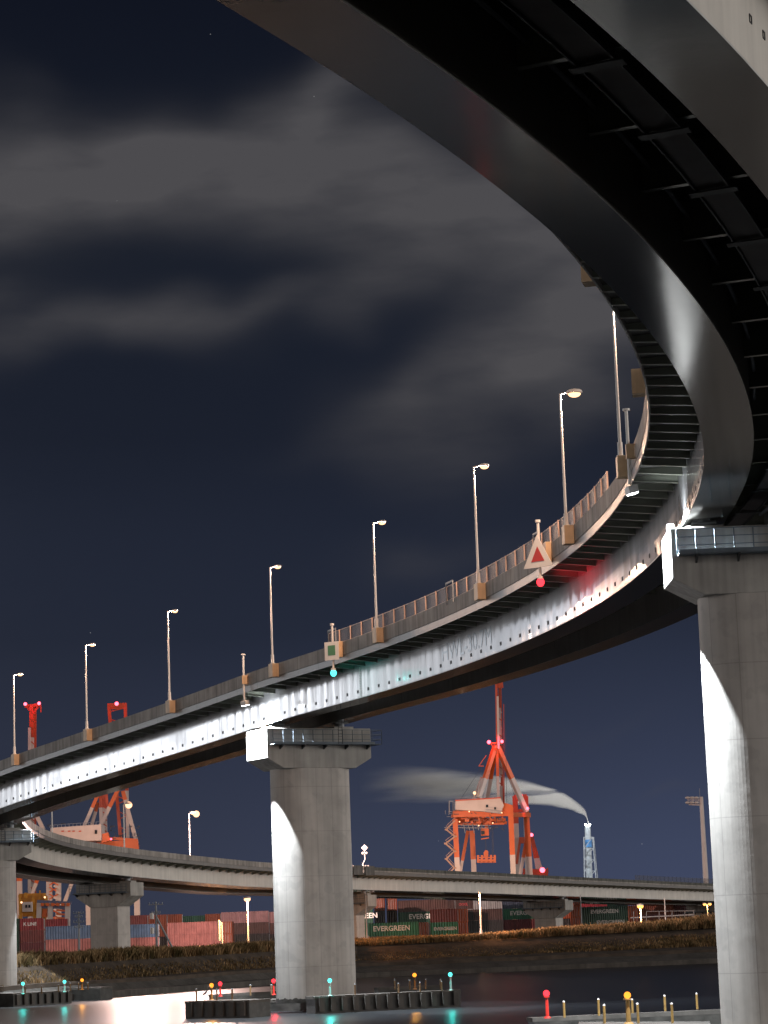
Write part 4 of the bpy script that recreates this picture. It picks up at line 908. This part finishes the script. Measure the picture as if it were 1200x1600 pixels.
for k, (x, y) in enumerate(((718, 1284), (748, 1290), (770, 1286), (733, 1268), (784, 1270))):
    mb = MB(); mb.ball(at(x, y, 787), .22, n=8); mb.build('work_lamp', 'L_lamp', c1, smooth=True)
redlight(c1, 764, 1159.5, 797, .75, 3500); redlight(c1, 784.3, 1158.5, 797, .65, 3500); redlight(c1, 824, 1263, 803, .6, 2500)
mb = MB(); mb.ball(at(741.5, 1239, 795), .5, n=8); mb.build('roof_lamp', 'L_lamp', c1, smooth=True)
light('crane_fill', 'SPOT', at(765, 1385, 750), 42000, (1, .55, .33), c1, .8, at(765, 1330, 800), 130, .6)  # added fill spot in mid-air before the crane, no fixture there
light('crane_fill', 'SPOT', at(735, 1255, 745), 15000, (1, .60, .46), c1, .8, at(765, 1230, 800), 130, .6)  # second added fill, for the house and upper frame
# far red cranes behind
c2 = empty('harbour_crane', at(815, 1450, 1050), 'dark red portal crane partly hidden behind the legs of the central crane', 'crane')
part(c2, 'tower', lambda mb: (limb(mb, (804.5, 1244), (810.5, 1400), 2.1, 1050, split=1287), limb(mb, (821, 1244), (826, 1400), 2.1, 1050, split=1290), limb(mb, (803, 1247), (823, 1246), 2.6, 1050), limb(mb, (805, 1267), (820, 1266), 1.2, 1050), limb(mb, (813, 1310), (807, 1350), 1.0, 1048), limb(mb, (811, 1313), (824, 1313), 2.5, 1048)), RW)
redlight(c2, 814, 1243, 1045, .9, 4000)
c3 = empty('harbour_crane', at(850, 1450, 1300), 'small distant red crane with glaring lamp right of the central crane', 'crane')
part(c3, 'boom', lambda mb: (limb(mb, (831, 1308), (841, 1364), 1.8, 1300, split=1341), limb(mb, (831, 1308), (846, 1360), 1.5, 1300, split=1341)), RW)
part(c3, 'deck', lambda mb: (limb(mb, (817, 1363), (856, 1364), 3.6, 1300), limb(mb, (821, 1357), (821, 1364), 2, 1300), limb(mb, (855, 1356), (856, 1364), .8, 1300), limb(mb, (829, 1364), (829, 1450), 2, 1300), limb(mb, (852, 1364), (853, 1450), 2, 1300)), RW)
redlight(c3, 830.5, 1304.5, 1290, 1.1, 5000); redlight(c3, 847.5, 1359.5, 1290, 1.7, 30000)
# left crane
c4 = empty('harbour_crane', at(130, 1476, 800), 'orange and white container crane with pink machinery house, left of the central pier', 'crane')
for p, q, sp, w, y in (((152.5, 1243), (131.5, 1291), 1262, 1.0, 795), ((153.5, 1254), (142.5, 1292), 1268, 1.0, 808), ((185, 1233), (156.5, 1291), 1261, 1.15, 800), ((192, 1236), (214, 1318), 1250, 1.2, 806), ((56, 1272), (68, 1296), 1250, 1.2, 800)):
    part(c4, 'frame_strut', lambda mb: limb(mb, p, q, w, y, split=sp), OW)
def mast(mb):
    limb(mb, (162, 1236), (164, 1320), 1.6, 806, split=1262); limb(mb, (157, 1240), (159, 1320), 1.0, 804, split=1262); limb(mb, (166, 1236), (168, 1262), .8, 802)
    for i in range(9): limb(mb, (158, 1240 + i * 9), (167, 1246 + i * 9), .28, 805)
part(c4, 'apex_mast', mast, RW)
def mast2(mb):
    limb(mb, (170, 1103), (190, 1326), 1.0, 812); limb(mb, (195.8, 1103), (200, 1326), 1.0, 812, split=1236)
    limb(mb, (168, 1102.5), (198, 1101.5), 1.3, 812); limb(mb, (171, 1107), (196, 1106), .6, 812)
    for i in range(18): y = 1112 + i * 12; k = (y - 1103) / 223; limb(mb, (170 + 20 * k, y), (195.8 + 4 * k, y + (6 if i % 2 else -6)), .3, 812)
part(c4, 'boom', mast2, RW)
hs = part(c4, 'machinery_house', lambda mb: mb.prism([at(79, 1316, 788), at(158, 1313, 788), at(158, 1288, 788), at(79, 1293.5, 788)], (0, 10, 0)), 'crwhite')
for x in (96, 106, 113, 123): part(hs, 'house_marking', lambda mb: limb(mb, (x, 1299), (x + 4, 1298.6), .35, 787.8), 'crred')
part(hs, 'window', lambda mb: limb(mb, (150, 1297), (150, 1303), .8, 787.8), 'glass')
def rl2(mb):
    limb(mb, (78, 1289.5), (156, 1284), .12, 790)
    for i in range(14): limb(mb, (78 + i * 6, 1289.5 - i * .42), (78 + i * 6, 1293.5 - i * .42), .12, 790)
part(hs, 'roof_railing', rl2, 'galv')
part(c4, 'portal_beam', lambda mb: (limb(mb, (158, 1311), (171, 1307), 2.6, 792), limb(mb, (160, 1318), (216, 1317), 1.5, 800), limb(mb, (176, 1310), (215, 1313), .9, 800), limb(mb, (30, 1318), (216, 1322), 1.6, 800)), OW)
for p, q, sp, w in (((30, 1330), (31.5, 1470), 1377, 1.6), ((75, 1330), (48, 1403), 1380, 1.1), ((76.5, 1330), (78.5, 1472), 1378, 1.8), ((91, 1330), (91.5, 1472), 1379, 1.7), ((131, 1330), (101, 1410), 1375, 1.1), ((136, 1330), (139, 1474), 1385, 1.4), ((212.5, 1320), (215.5, 1476), 1372, 1.75)):
    part(c4, 'leg', lambda mb: limb(mb, p, q, w, 800, split=sp), OW)
def lat(mb):
    for i in range(9): y = 1364 + i * 11; limb(mb, (77, y), (91, y + 8), .35, 798); limb(mb, (91, y), (77, y + 8), .35, 799)
    for i in range(10): limb(mb, (84 + (i % 2) * 4, 1366 + i * 9), (95, 1370 + i * 9), .7, 797, ma=1)
part(c4, 'lift_tower', lat, OW)
def clutter4(mb):
    for i in range(70):
        x, y = rg.uniform(60, 215), rg.uniform(1286, 1326); L = rg.uniform(3, 10); k = rg.random()
        if k < .5: limb(mb, (x, y), (x + L, y + rg.uniform(-.6, .6)), rg.uniform(.12, .28), rg.uniform(795, 812))
        else: limb(mb, (x, y), (x + rg.uniform(-1, 1), y + L * .6), rg.uniform(.1, .25), rg.uniform(795, 812))
part(c4, 'pipework', clutter4, 'darksteel')
redlight(c4, 182.3, 1099.5, 806, .8, 3500); redlight(c4, 173.5, 1311, 790, .4, 0)
c5 = empty('harbour_crane', at(48, 1476, 830), 'raised red crane boom with two red lights, its foot hidden at far left', 'crane')
def bm5(mb):
    limb(mb, (49.5, 1103), (50, 1476), 1.4, 830, split=1153); limb(mb, (54.5, 1103), (53.5, 1476), 1.0, 832); limb(mb, (46, 1137), (45.5, 1476), .8, 828, ma=1)
    limb(mb, (39, 1103.5), (62, 1101.5), 1.0, 830); limb(mb, (40, 1103), (51, 1114), .6, 830); limb(mb, (61, 1102), (53, 1114), .6, 830); limb(mb, (63.5, 1102), (64, 1113), .4, 830)
    for i in range(28): limb(mb, (47.5, 1110 + i * 12), (55, 1116 + i * 12), .28, 829)
part(c5, 'boom', bm5, RW); redlight(c5, 39.5, 1100, 825, .7, 3500); redlight(c5, 61, 1099, 825, .7, 3500)
light('crane_fill', 'SPOT', at(120, 1400, 745), 36000, (1, .56, .34), c4, .8, at(120, 1370, 800), 140, .6)  # added fill spots brightening the left crane, without any fixture
light('crane_fill', 'SPOT', at(120, 1265, 745), 20000, (1, .56, .46), c4, .8, at(120, 1250, 800), 140, .6)
# yellow straddle machine and blue yard gantry
c6 = empty('yard_crane', at(50, 1476, 700), 'yellow yard crane with a cab window above the dark red containers at far left', 'crane')
def yc(mb):
    for i in range(7): limb(mb, (31 + i * 6.8, 1398 + (i * 37 % 5)), (33 + i * 6.8, 1432), .8 + (i % 3) * .4, 700 + i % 3)
    for y in (1401, 1408, 1419, 1426): limb(mb, (30, y), (71, y + (y % 3) - 1), 1.0 + (y % 2) * .6, 701)
    limb(mb, (40, 1403), (41, 1395), .9, 700); limb(mb, (62, 1404), (62.5, 1391), .35, 700); limb(mb, (68, 1401), (69, 1396), .5, 700)
    for x in (32, 55, 69): limb(mb, (x, 1430), (x, 1474), 1.0, 700)
yb = part(c6, 'frame', yc, ['cryellow']); cbm = part(c6, 'operator_cab', lambda mb: mb.box(at(43, 1417, 697), 2.6, 2, 2.6), 'crwhite')
for dx in (41, 46): part(cbm, 'window', lambda mb: mb.box(at(dx, 1416, 695.8), .55, .2, .8), 'glass')
c7 = empty('yard_crane', at(85, 1476, 690), 'blue-grey yard gantry with pale legs over the containers beside the yellow one', 'crane')
def gc(mb):
    limb(mb, (58, 1408.5), (112, 1411), .8, 690); limb(mb, (60, 1416), (108, 1418), 1.0, 690)
    limb(mb, (58, 1411), (62, 1411), 1.0, 690)
part(c7, 'top_beam', gc, ['crblue'])
for x in (61.5, 79, 106): part(c7, 'leg', lambda mb: limb(mb, (x, 1411), (x - 1, 1474), 1.3, 690), ['crwhite'])
part(c7, 'trolley', lambda mb: ([limb(mb, (64 + i * 8, 1413), (69 + i * 8, 1413.6), .8, 689) for i in range(6)], [limb(mb, (88, 1422 + i * 6), (102, 1423 + i * 6), .5, 690) for i in range(5)], limb(mb, (67, 1426), (74, 1427), 2.2, 691)), OW)
for px, py, Y in ((33.5, 1410, 690), (70, 1402, 692)):
    mb = MB(); mb.ball(at(px, py, Y), .28, n=8); mb.build('work_lamp', 'L_lamp', c6)
# ================================================================== CHIMNEY, SMOKE, MAST
YC = 1900
c8 = empty('chimney', at(922, 1449, YC), 'pale chimney in a white lattice tower with smoke streaming left', 'chimney')
part(c8, 'flue', lambda mb: mb.tube(at(923, 1449, YC), at(918, 1288, YC), 3.1, 2.1, 16), 'chimney')
part(c8, 'blue_band', lambda mb: mb.tube(at(919.9, 1324, YC), at(919.3, 1312, YC), 2.75, 2.6, 16), 'blue')
def latt(mb):
    L0, L1, R0, R1 = (914, 1449), (912.3, 1308), (937, 1449), (926, 1308)
    for (a, b, y) in ((L0, L1, YC - 8), (R0, R1, YC - 8), ((918, 1449), (915, 1308), YC + 8), ((941, 1449), (927.5, 1308), YC + 8)): limb(mb, b, a, .7, y)
    n = 8
    for i in range(n + 1):
        k = i / n; y = 1308 + 141 * k; xl, xr = 912.3 + 1.7 * k, 926 + 11 * k; limb(mb, (xl, y), (xr, y), .5, YC - 8)
        if i < n: k2 = (i + 1) / n; limb(mb, (xr, y), (912.3 + 1.7 * k2, 1308 + 141 * k2), .45, YC - 8)
part(c8, 'lattice', latt, 'galv')
for x in (915.2, 921.5): mb = MB(); mb.ball(at(x, 1288.5, YC - 3), .75, n=8); mb.build('warning_light', 'L_white', c8)
light('chimney_fill', 'SPOT', at(890, 1225, YC - 60), 260000, (.95, .97, 1), c8, 1, at(875, 1245, YC), 160, .6)  # added fill spot in open air, brightens the smoke and flue top
light('chimney_fill', 'SPOT', at(925, 1400, YC - 40), 30000, (.85, .95, 1), c8, 1, at(922, 1350, YC), 150, .6)  # added fill for the lower flue, no lamp stands here
# smoke: one swept plume of real volume
path = [(919.5, 1290, 2.0), (918.5, 1279, 3.6), (913, 1269, 6), (898, 1259, 9.5), (872, 1248, 13.5), (838, 1241, 17.5), (800, 1236, 22), (750, 1232, 26), (700, 1228, 29), (650, 1225, 31), (600, 1225, 31), (562, 1228, 27)]
mb = MB(); n = 24
for i, (x, y, r) in enumerate(path):
    p = at(x, y, YC); q0 = at(*path[max(0, i - 1)][:2], YC); q1 = at(*path[min(len(path) - 1, i + 1)][:2], YC); d = (q1 - q0).normalized(); sd = d.cross(Vector((0, 1, 0))).normalized(); rr = r * YC / FPX * 1.6
    for j in range(n): a = 2 * math.pi * j / n; mb.v.append(p + sd * math.cos(a) * rr + Vector((0, 1, 0)) * math.sin(a) * rr)
for i in range(len(path) - 1):
    for j in range(n): mb.face((i * n + j, i * n + (j + 1) % n, (i + 1) * n + (j + 1) % n, (i + 1) * n + j))
mb.face(list(range(n))); mb.face([(len(path) - 1) * n + j for j in range(n)][::-1])
m = bpy.data.materials.new('smoke'); m.use_nodes = True; t = m.node_tree; t.nodes.clear(); out = add(t, 'ShaderNodeOutputMaterial'); pv = add(t, 'ShaderNodeVolumePrincipled'); lk(t, pv.outputs[0], out.inputs['Volume'])
tp = at(918, 1288, YC); g = add(t, 'ShaderNodeNewGeometry'); sp = add(t, 'ShaderNodeSeparateXYZ'); lk(t, g.outputs['Position'], sp.inputs[0])
dx = add(t, 'ShaderNodeMath', operation='SUBTRACT'); dx.inputs[0].default_value = tp.x; lk(t, sp.outputs[0], dx.inputs[1])
# centre line height as a function of distance downwind, then a soft round falloff
fc = add(t, 'ShaderNodeFloatCurve'); cvm = fc.mapping.curves[0]
LX = 172.0; xs_ = []; 
for (x, y, r) in path[1:]:
    p = at(x, y, YC); xs_.append(((tp.x - p.x) / LX, (p.z - tp.z) / 60.0, r * YC / FPX / 40.0))
xs_ = sorted([(max(0, min(1, a)), b_, c_) for a, b_, c_ in xs_])
def curve_node(vals):
    fc = add(t, 'ShaderNodeFloatCurve'); c = fc.mapping.curves[0]; fc.mapping.use_clip = False
    while len(c.points) < len(vals): c.points.new(.5, .5)
    for pt, (a, b_) in zip(c.points, vals): pt.location = (a, b_)
    fc.mapping.update(); return fc
dn = add(t, 'ShaderNodeMath', operation='DIVIDE'); lk(t, dx.outputs[0], dn.inputs[0]); dn.inputs[1].default_value = LX
ch = curve_node([(a, b_) for a, b_, c_ in xs_]); lk(t, dn.outputs[0], ch.inputs['Value']); crr = curve_node([(a, c_) for a, b_, c_ in xs_]); lk(t, dn.outputs[0], crr.inputs['Value'])
def mth(op, a, b=None):
    q = add(t, 'ShaderNodeMath', operation=op)
    for i, v in enumerate((a, b)):
        if v is None: continue
        if isinstance(v, (int, float)): q.inputs[i].default_value = v
        else: lk(t, v, q.inputs[i])
    return q.outputs[0]
zz = mth('SUBTRACT', mth('SUBTRACT', sp.outputs[2], tp.z), mth('MULTIPLY', ch.outputs[0], 60.0))
yy = mth('SUBTRACT', sp.outputs[1], tp.y); rad = mth('MAXIMUM', mth('MULTIPLY', crr.outputs[0], 40.0), 1.2)
mpn = add(t, 'ShaderNodeMapping'); mpn.inputs['Scale'].default_value = (.011, .05, .085); mpn.inputs['Rotation'].default_value = (0, R(-14), 0); lk(t, g.outputs['Position'], mpn.inputs[0]); nn_ = add(t, 'ShaderNodeTexNoise'); nn_.inputs['Scale'].default_value = 1.6; nn_.inputs['Detail'].default_value = 4; lk(t, mpn.outputs[0], nn_.inputs['Vector'])
zz = mth('ADD', zz, mth('MULTIPLY', mth('SUBTRACT', nn_.outputs[0], .5), mth('MULTIPLY', rad, .9)))
r2 = mth('DIVIDE', mth('ADD', mth('MULTIPLY', zz, zz), mth('MULTIPLY', yy, yy)), mth('MULTIPLY', rad, rad))
fall = mth('POWER', mth('MAXIMUM', mth('SUBTRACT', 1.0, r2), 0.0), 1.4)
fade = mth('POWER', mth('MAXIMUM', mth('SUBTRACT', 1.0, dn.outputs[0]), 0.0), 1.9)
nmul = mth('MAXIMUM', mth('SUBTRACT', mth('MULTIPLY', nn_.outputs[0], 6.5), 2.5), 0.02)
start = mth('ADD', mth('DIVIDE', 5.5, mth('ADD', mth('MULTIPLY', rad, rad), 6.0)), .035)
dens = mth('MULTIPLY', mth('MULTIPLY', mth('MULTIPLY', fall, fade), nmul), mth('MULTIPLY', start, SMOKE_D))
lk(t, dens, pv.inputs['Density']); pv.inputs['Color'].default_value = (.92, .90, .86, 1); pv.inputs['Anisotropy'].default_value = .1
MT['smoke'] = m
tag(mb.build('smoke', 'smoke', None, loc=at(918, 1288, YC)), 'pale plume of smoke streaming left from the chimney', 'smoke', None, 'stuff')
# high mast
YM = 700; c9 = empty('light_mast', at(1103, 1445, YM), 'tall pale square mast with two rows of unlit floodlights left of the right pier', 'light mast')
part(c9, 'mast', lambda mb: (lambda a, b: (mb.tube(b, a, .88, .52, 8)))(at(1095.5, 1245, YM), at(1107, 1445, YM)), 'crwhite')
part(c9, 'antenna', lambda mb: limb(mb, (1093, 1232), (1093.5, 1246), .10, YM), 'galv')
hd = part(c9, 'lamp_rack', lambda mb: (limb(mb, (1074, 1250), (1094, 1250), .22, YM), limb(mb, (1076, 1257), (1094, 1258), .3, YM), limb(mb, (1083, 1246), (1083, 1258), .2, YM), limb(mb, (1091, 1246), (1091, 1258), .2, YM)), 'crwhite')
for x in (1074.5, 1081, 1088):
    for y in (1246.5, 1254): part(hd, 'flood_lamp_head', lambda mb: mb.ball(at(x, y, YM - 1), .62, n=10, sc=(1.15, 1, .62)), 'crwhite')
# ================================================================== LAMPS AND POLES ON THE BANK
def bank_lamp(px, pyt, pyb, Y, lab, glass='L_lamp', col=(1, .5, .25), power=4000, gr=.5, name='street_lamp', twin=False, pole='polewhite', r=.13):
    b = at(px, pyb, Y); b.z = min(b.z, zg(b.x) - .3); tpp = at(px, pyt, Y); root = empty(name, b, lab, 'street lamp' if glass else 'pole')
    tp = Vector((b.x, b.y, tpp.z)); mb = MB(); mb.tube(b, tp, r * 1.3, r * .8, 10); mb.tube(b, b + Vector((0, 0, 1.2)), r * 2, n=10); mb.build('pole', pole, root)
    if not glass: return root
    for dx in ((-.65, .65) if twin else (0,)):
        h = MB(); h.ball(tp + Vector((dx, 0, .25)), gr * 1.15, n=12, sc=(1, 1, .4)); hd = h.build('lamp_head', 'polewhite', root, smooth=True)
        h = MB(); h.ball(tp + Vector((dx, -.1, .02)), gr, n=12, sc=(1, 1, .8)); h.build('lamp_glass', glass, hd, smooth=True)
    light('lamp_light', 'SPOT', tp + Vector((0, -.9, -.2)), power, col, root, .3, tp + Vector((0, 2.5, -6)), 165, .6)
    return root
bank_lamp(388, 1405, 1468, 478, 'bright orange street lamp in the grass left of the central pier', power=60000, col=(1, .42, .16), gr=.62)
bank_lamp(1002, 1416, 1446, 560, 'glaring orange lamp low under the right viaduct', 'L_orange', (1, .40, .08), 40000, .7)
bank_lamp(752, 1396, 1463, 500, 'slim lamp pole glowing orange before the light grey container', 'L_lamp', (1, .42, .16), 15000, .15)
bank_lamp(1107, 1413, 1450, 640, 'twin-headed lamp on a grey pole beside the right pier', 'L_orange', (1, .45, .12), 3000, .42, twin=True, pole='galv')
bank_lamp(1040.5, 1403, 1448, 600, 'thin bare pole right of the glaring orange lamp', None)
bank_lamp(909.5, 1398, 1456, 600, 'thin bare pole right of the white hammerhead pier', None, pole='galv')
bank_lamp(573.5, 1394, 1464, 500, 'thin grey pole right beside the central pier', None, pole='galv')
def upole(px, pyt, pyb, Y, lab, brace=None, arms=()):
    b = at(px, pyb, Y); b.z = zg(b.x) - .4; tp = at(px, pyt, Y); tp.x, tp.y = b.x, b.y; root = empty('utility_pole', b, lab, 'utility pole')
    mb = MB(); mb.tube(b, tp, .22, .15, 10); mb.build('pole', 'galv', root)
    for dy, L in arms: mb = MB(); mb.bar(tp + Vector((-L / 2, -.2, -dy)), tp + Vector((L / 2, -.2, -dy)), .12); [mb.tube(tp + Vector((q * L, -.2, -dy + .06)), tp + Vector((q * L, -.2, -dy + .4)), .08, n=6) for q in (-.45, -.2, .2, .45)]; mb.build('cross_arm', 'galv', root)
    if brace: q = at(brace[0], brace[1], Y); q.z = b.z; mb = MB(); mb.tube(tp + Vector((0, 0, -2.6)), q, .18, n=8); mb.build('brace', 'galv', root)
    return root, tp
u1, t1 = upole(123.5, 1424, 1471, 470, 'grey utility pole with crowded cross arms before the blue container', None, ((.4, 2.0), (1.1, 1.4), (2.0, 2.0), (2.9, 1.5)))
u2, t2 = upole(245, 1409, 1480, 455, 'grey utility pole with a leaning brace and transformers', (273, 1480), ((.5, 2.6), (2.0, 1.6)))
for dz in (3.0, 5.6): mb = MB(); mb.tube(t2 + Vector((-.75, 0, -dz)), t2 + Vector((-.75, 0, -dz + 1.1)), .38, n=12); mb.build('transformer', 'white', u2)
mb = MB(); mb.bar(t2 + Vector((-.6, -.1, -8.2)), t2 + Vector((1.6, -.1, -8.2)), .15, .3); mb.build('step_bar', 'galv', u2)
u3, t3 = upole(347, 1441, 1475, 480, 'short grey pole with a white box before the rusty stack')
mb = MB(); mb.tube(t3 + Vector((-.5, 0, -3.4)), t3 + Vector((-.5, 0, .4)), .28, n=10); mb.build('white_box', 'galv', u3)
# diamond delineator sign with round reflectors at the joint
s = find_s(559.5, -UE, 5, 520, 600); b = P(s, -UE - .1, 4.6); tp = at(560.5, 1331, b.y)
c10 = empty('road_sign', b, 'small diamond sign on a bent pole at the viaduct joint', 'sign')
mid = b.lerp(tp, .25); mb = MB(); mb.tube(b, b + Vector((-.1, 0, .7)), .09, n=6); mb.tube(b + Vector((-.1, 0, .7)), b + Vector((.35, 0, 1.5)), .09, n=6); mb.tube(b + Vector((.35, 0, 1.5)), b + Vector((.35, 0, 3.9)), .09, n=6); mb.build('pole', 'polewhite', c10)
c = b + Vector((.35, -.12, 3.9)); mb = MB(); mb.box(c, .95, .06, .95, (1, 0, 1), (0, 1, 0), (-1, 0, 1)); mb.build('sign_panel', 'polewhite', c10)
for dx in (-.35, .35): mb = MB(); mb.ball(c + Vector((dx, 0, -1.05)), .27, n=10); mb.build('reflector', 'polewhite', c10, smooth=True)
for px in (564, 571, 575):
    s = find_s(px, -UE, 5, 520, 600); c = P(s, -UE, HP(s) + .12); mb = MB(); mb.ball(c, .2, n=10); tag(mb.build('joint_reflector', 'polewhite', None, smooth=True, loc=c), 'small round reflector on the parapet joint, %s' % {564: 'leftmost of three', 571: 'middle one at the dark gap', 575: 'rightmost of three'}[px], 'reflector', 'reflectors at the viaduct joint')
# fence of the container yard, right
YF = 590; a, b_ = at(985, 1446, YF), at(1085, 1443, YF); fr = empty('rail_fence', a, 'low two-rail barrier under the right viaduct by the glaring lamp', 'fence')
mb = MB(); mb.bar(at(985, 1434, YF), at(1085, 1429, YF), .12, .25); mb.bar(at(1010, 1424, YF), at(1085, 1423, YF), .1); mb.build('rail', 'galv', fr)
for x in (990, 1010, 1030, 1050, 1070, 1084): mb = MB(); mb.bar(at(x, 1452, YF), at(x, 1424, YF), .12); mb.build('fence_post', 'galv', fr)
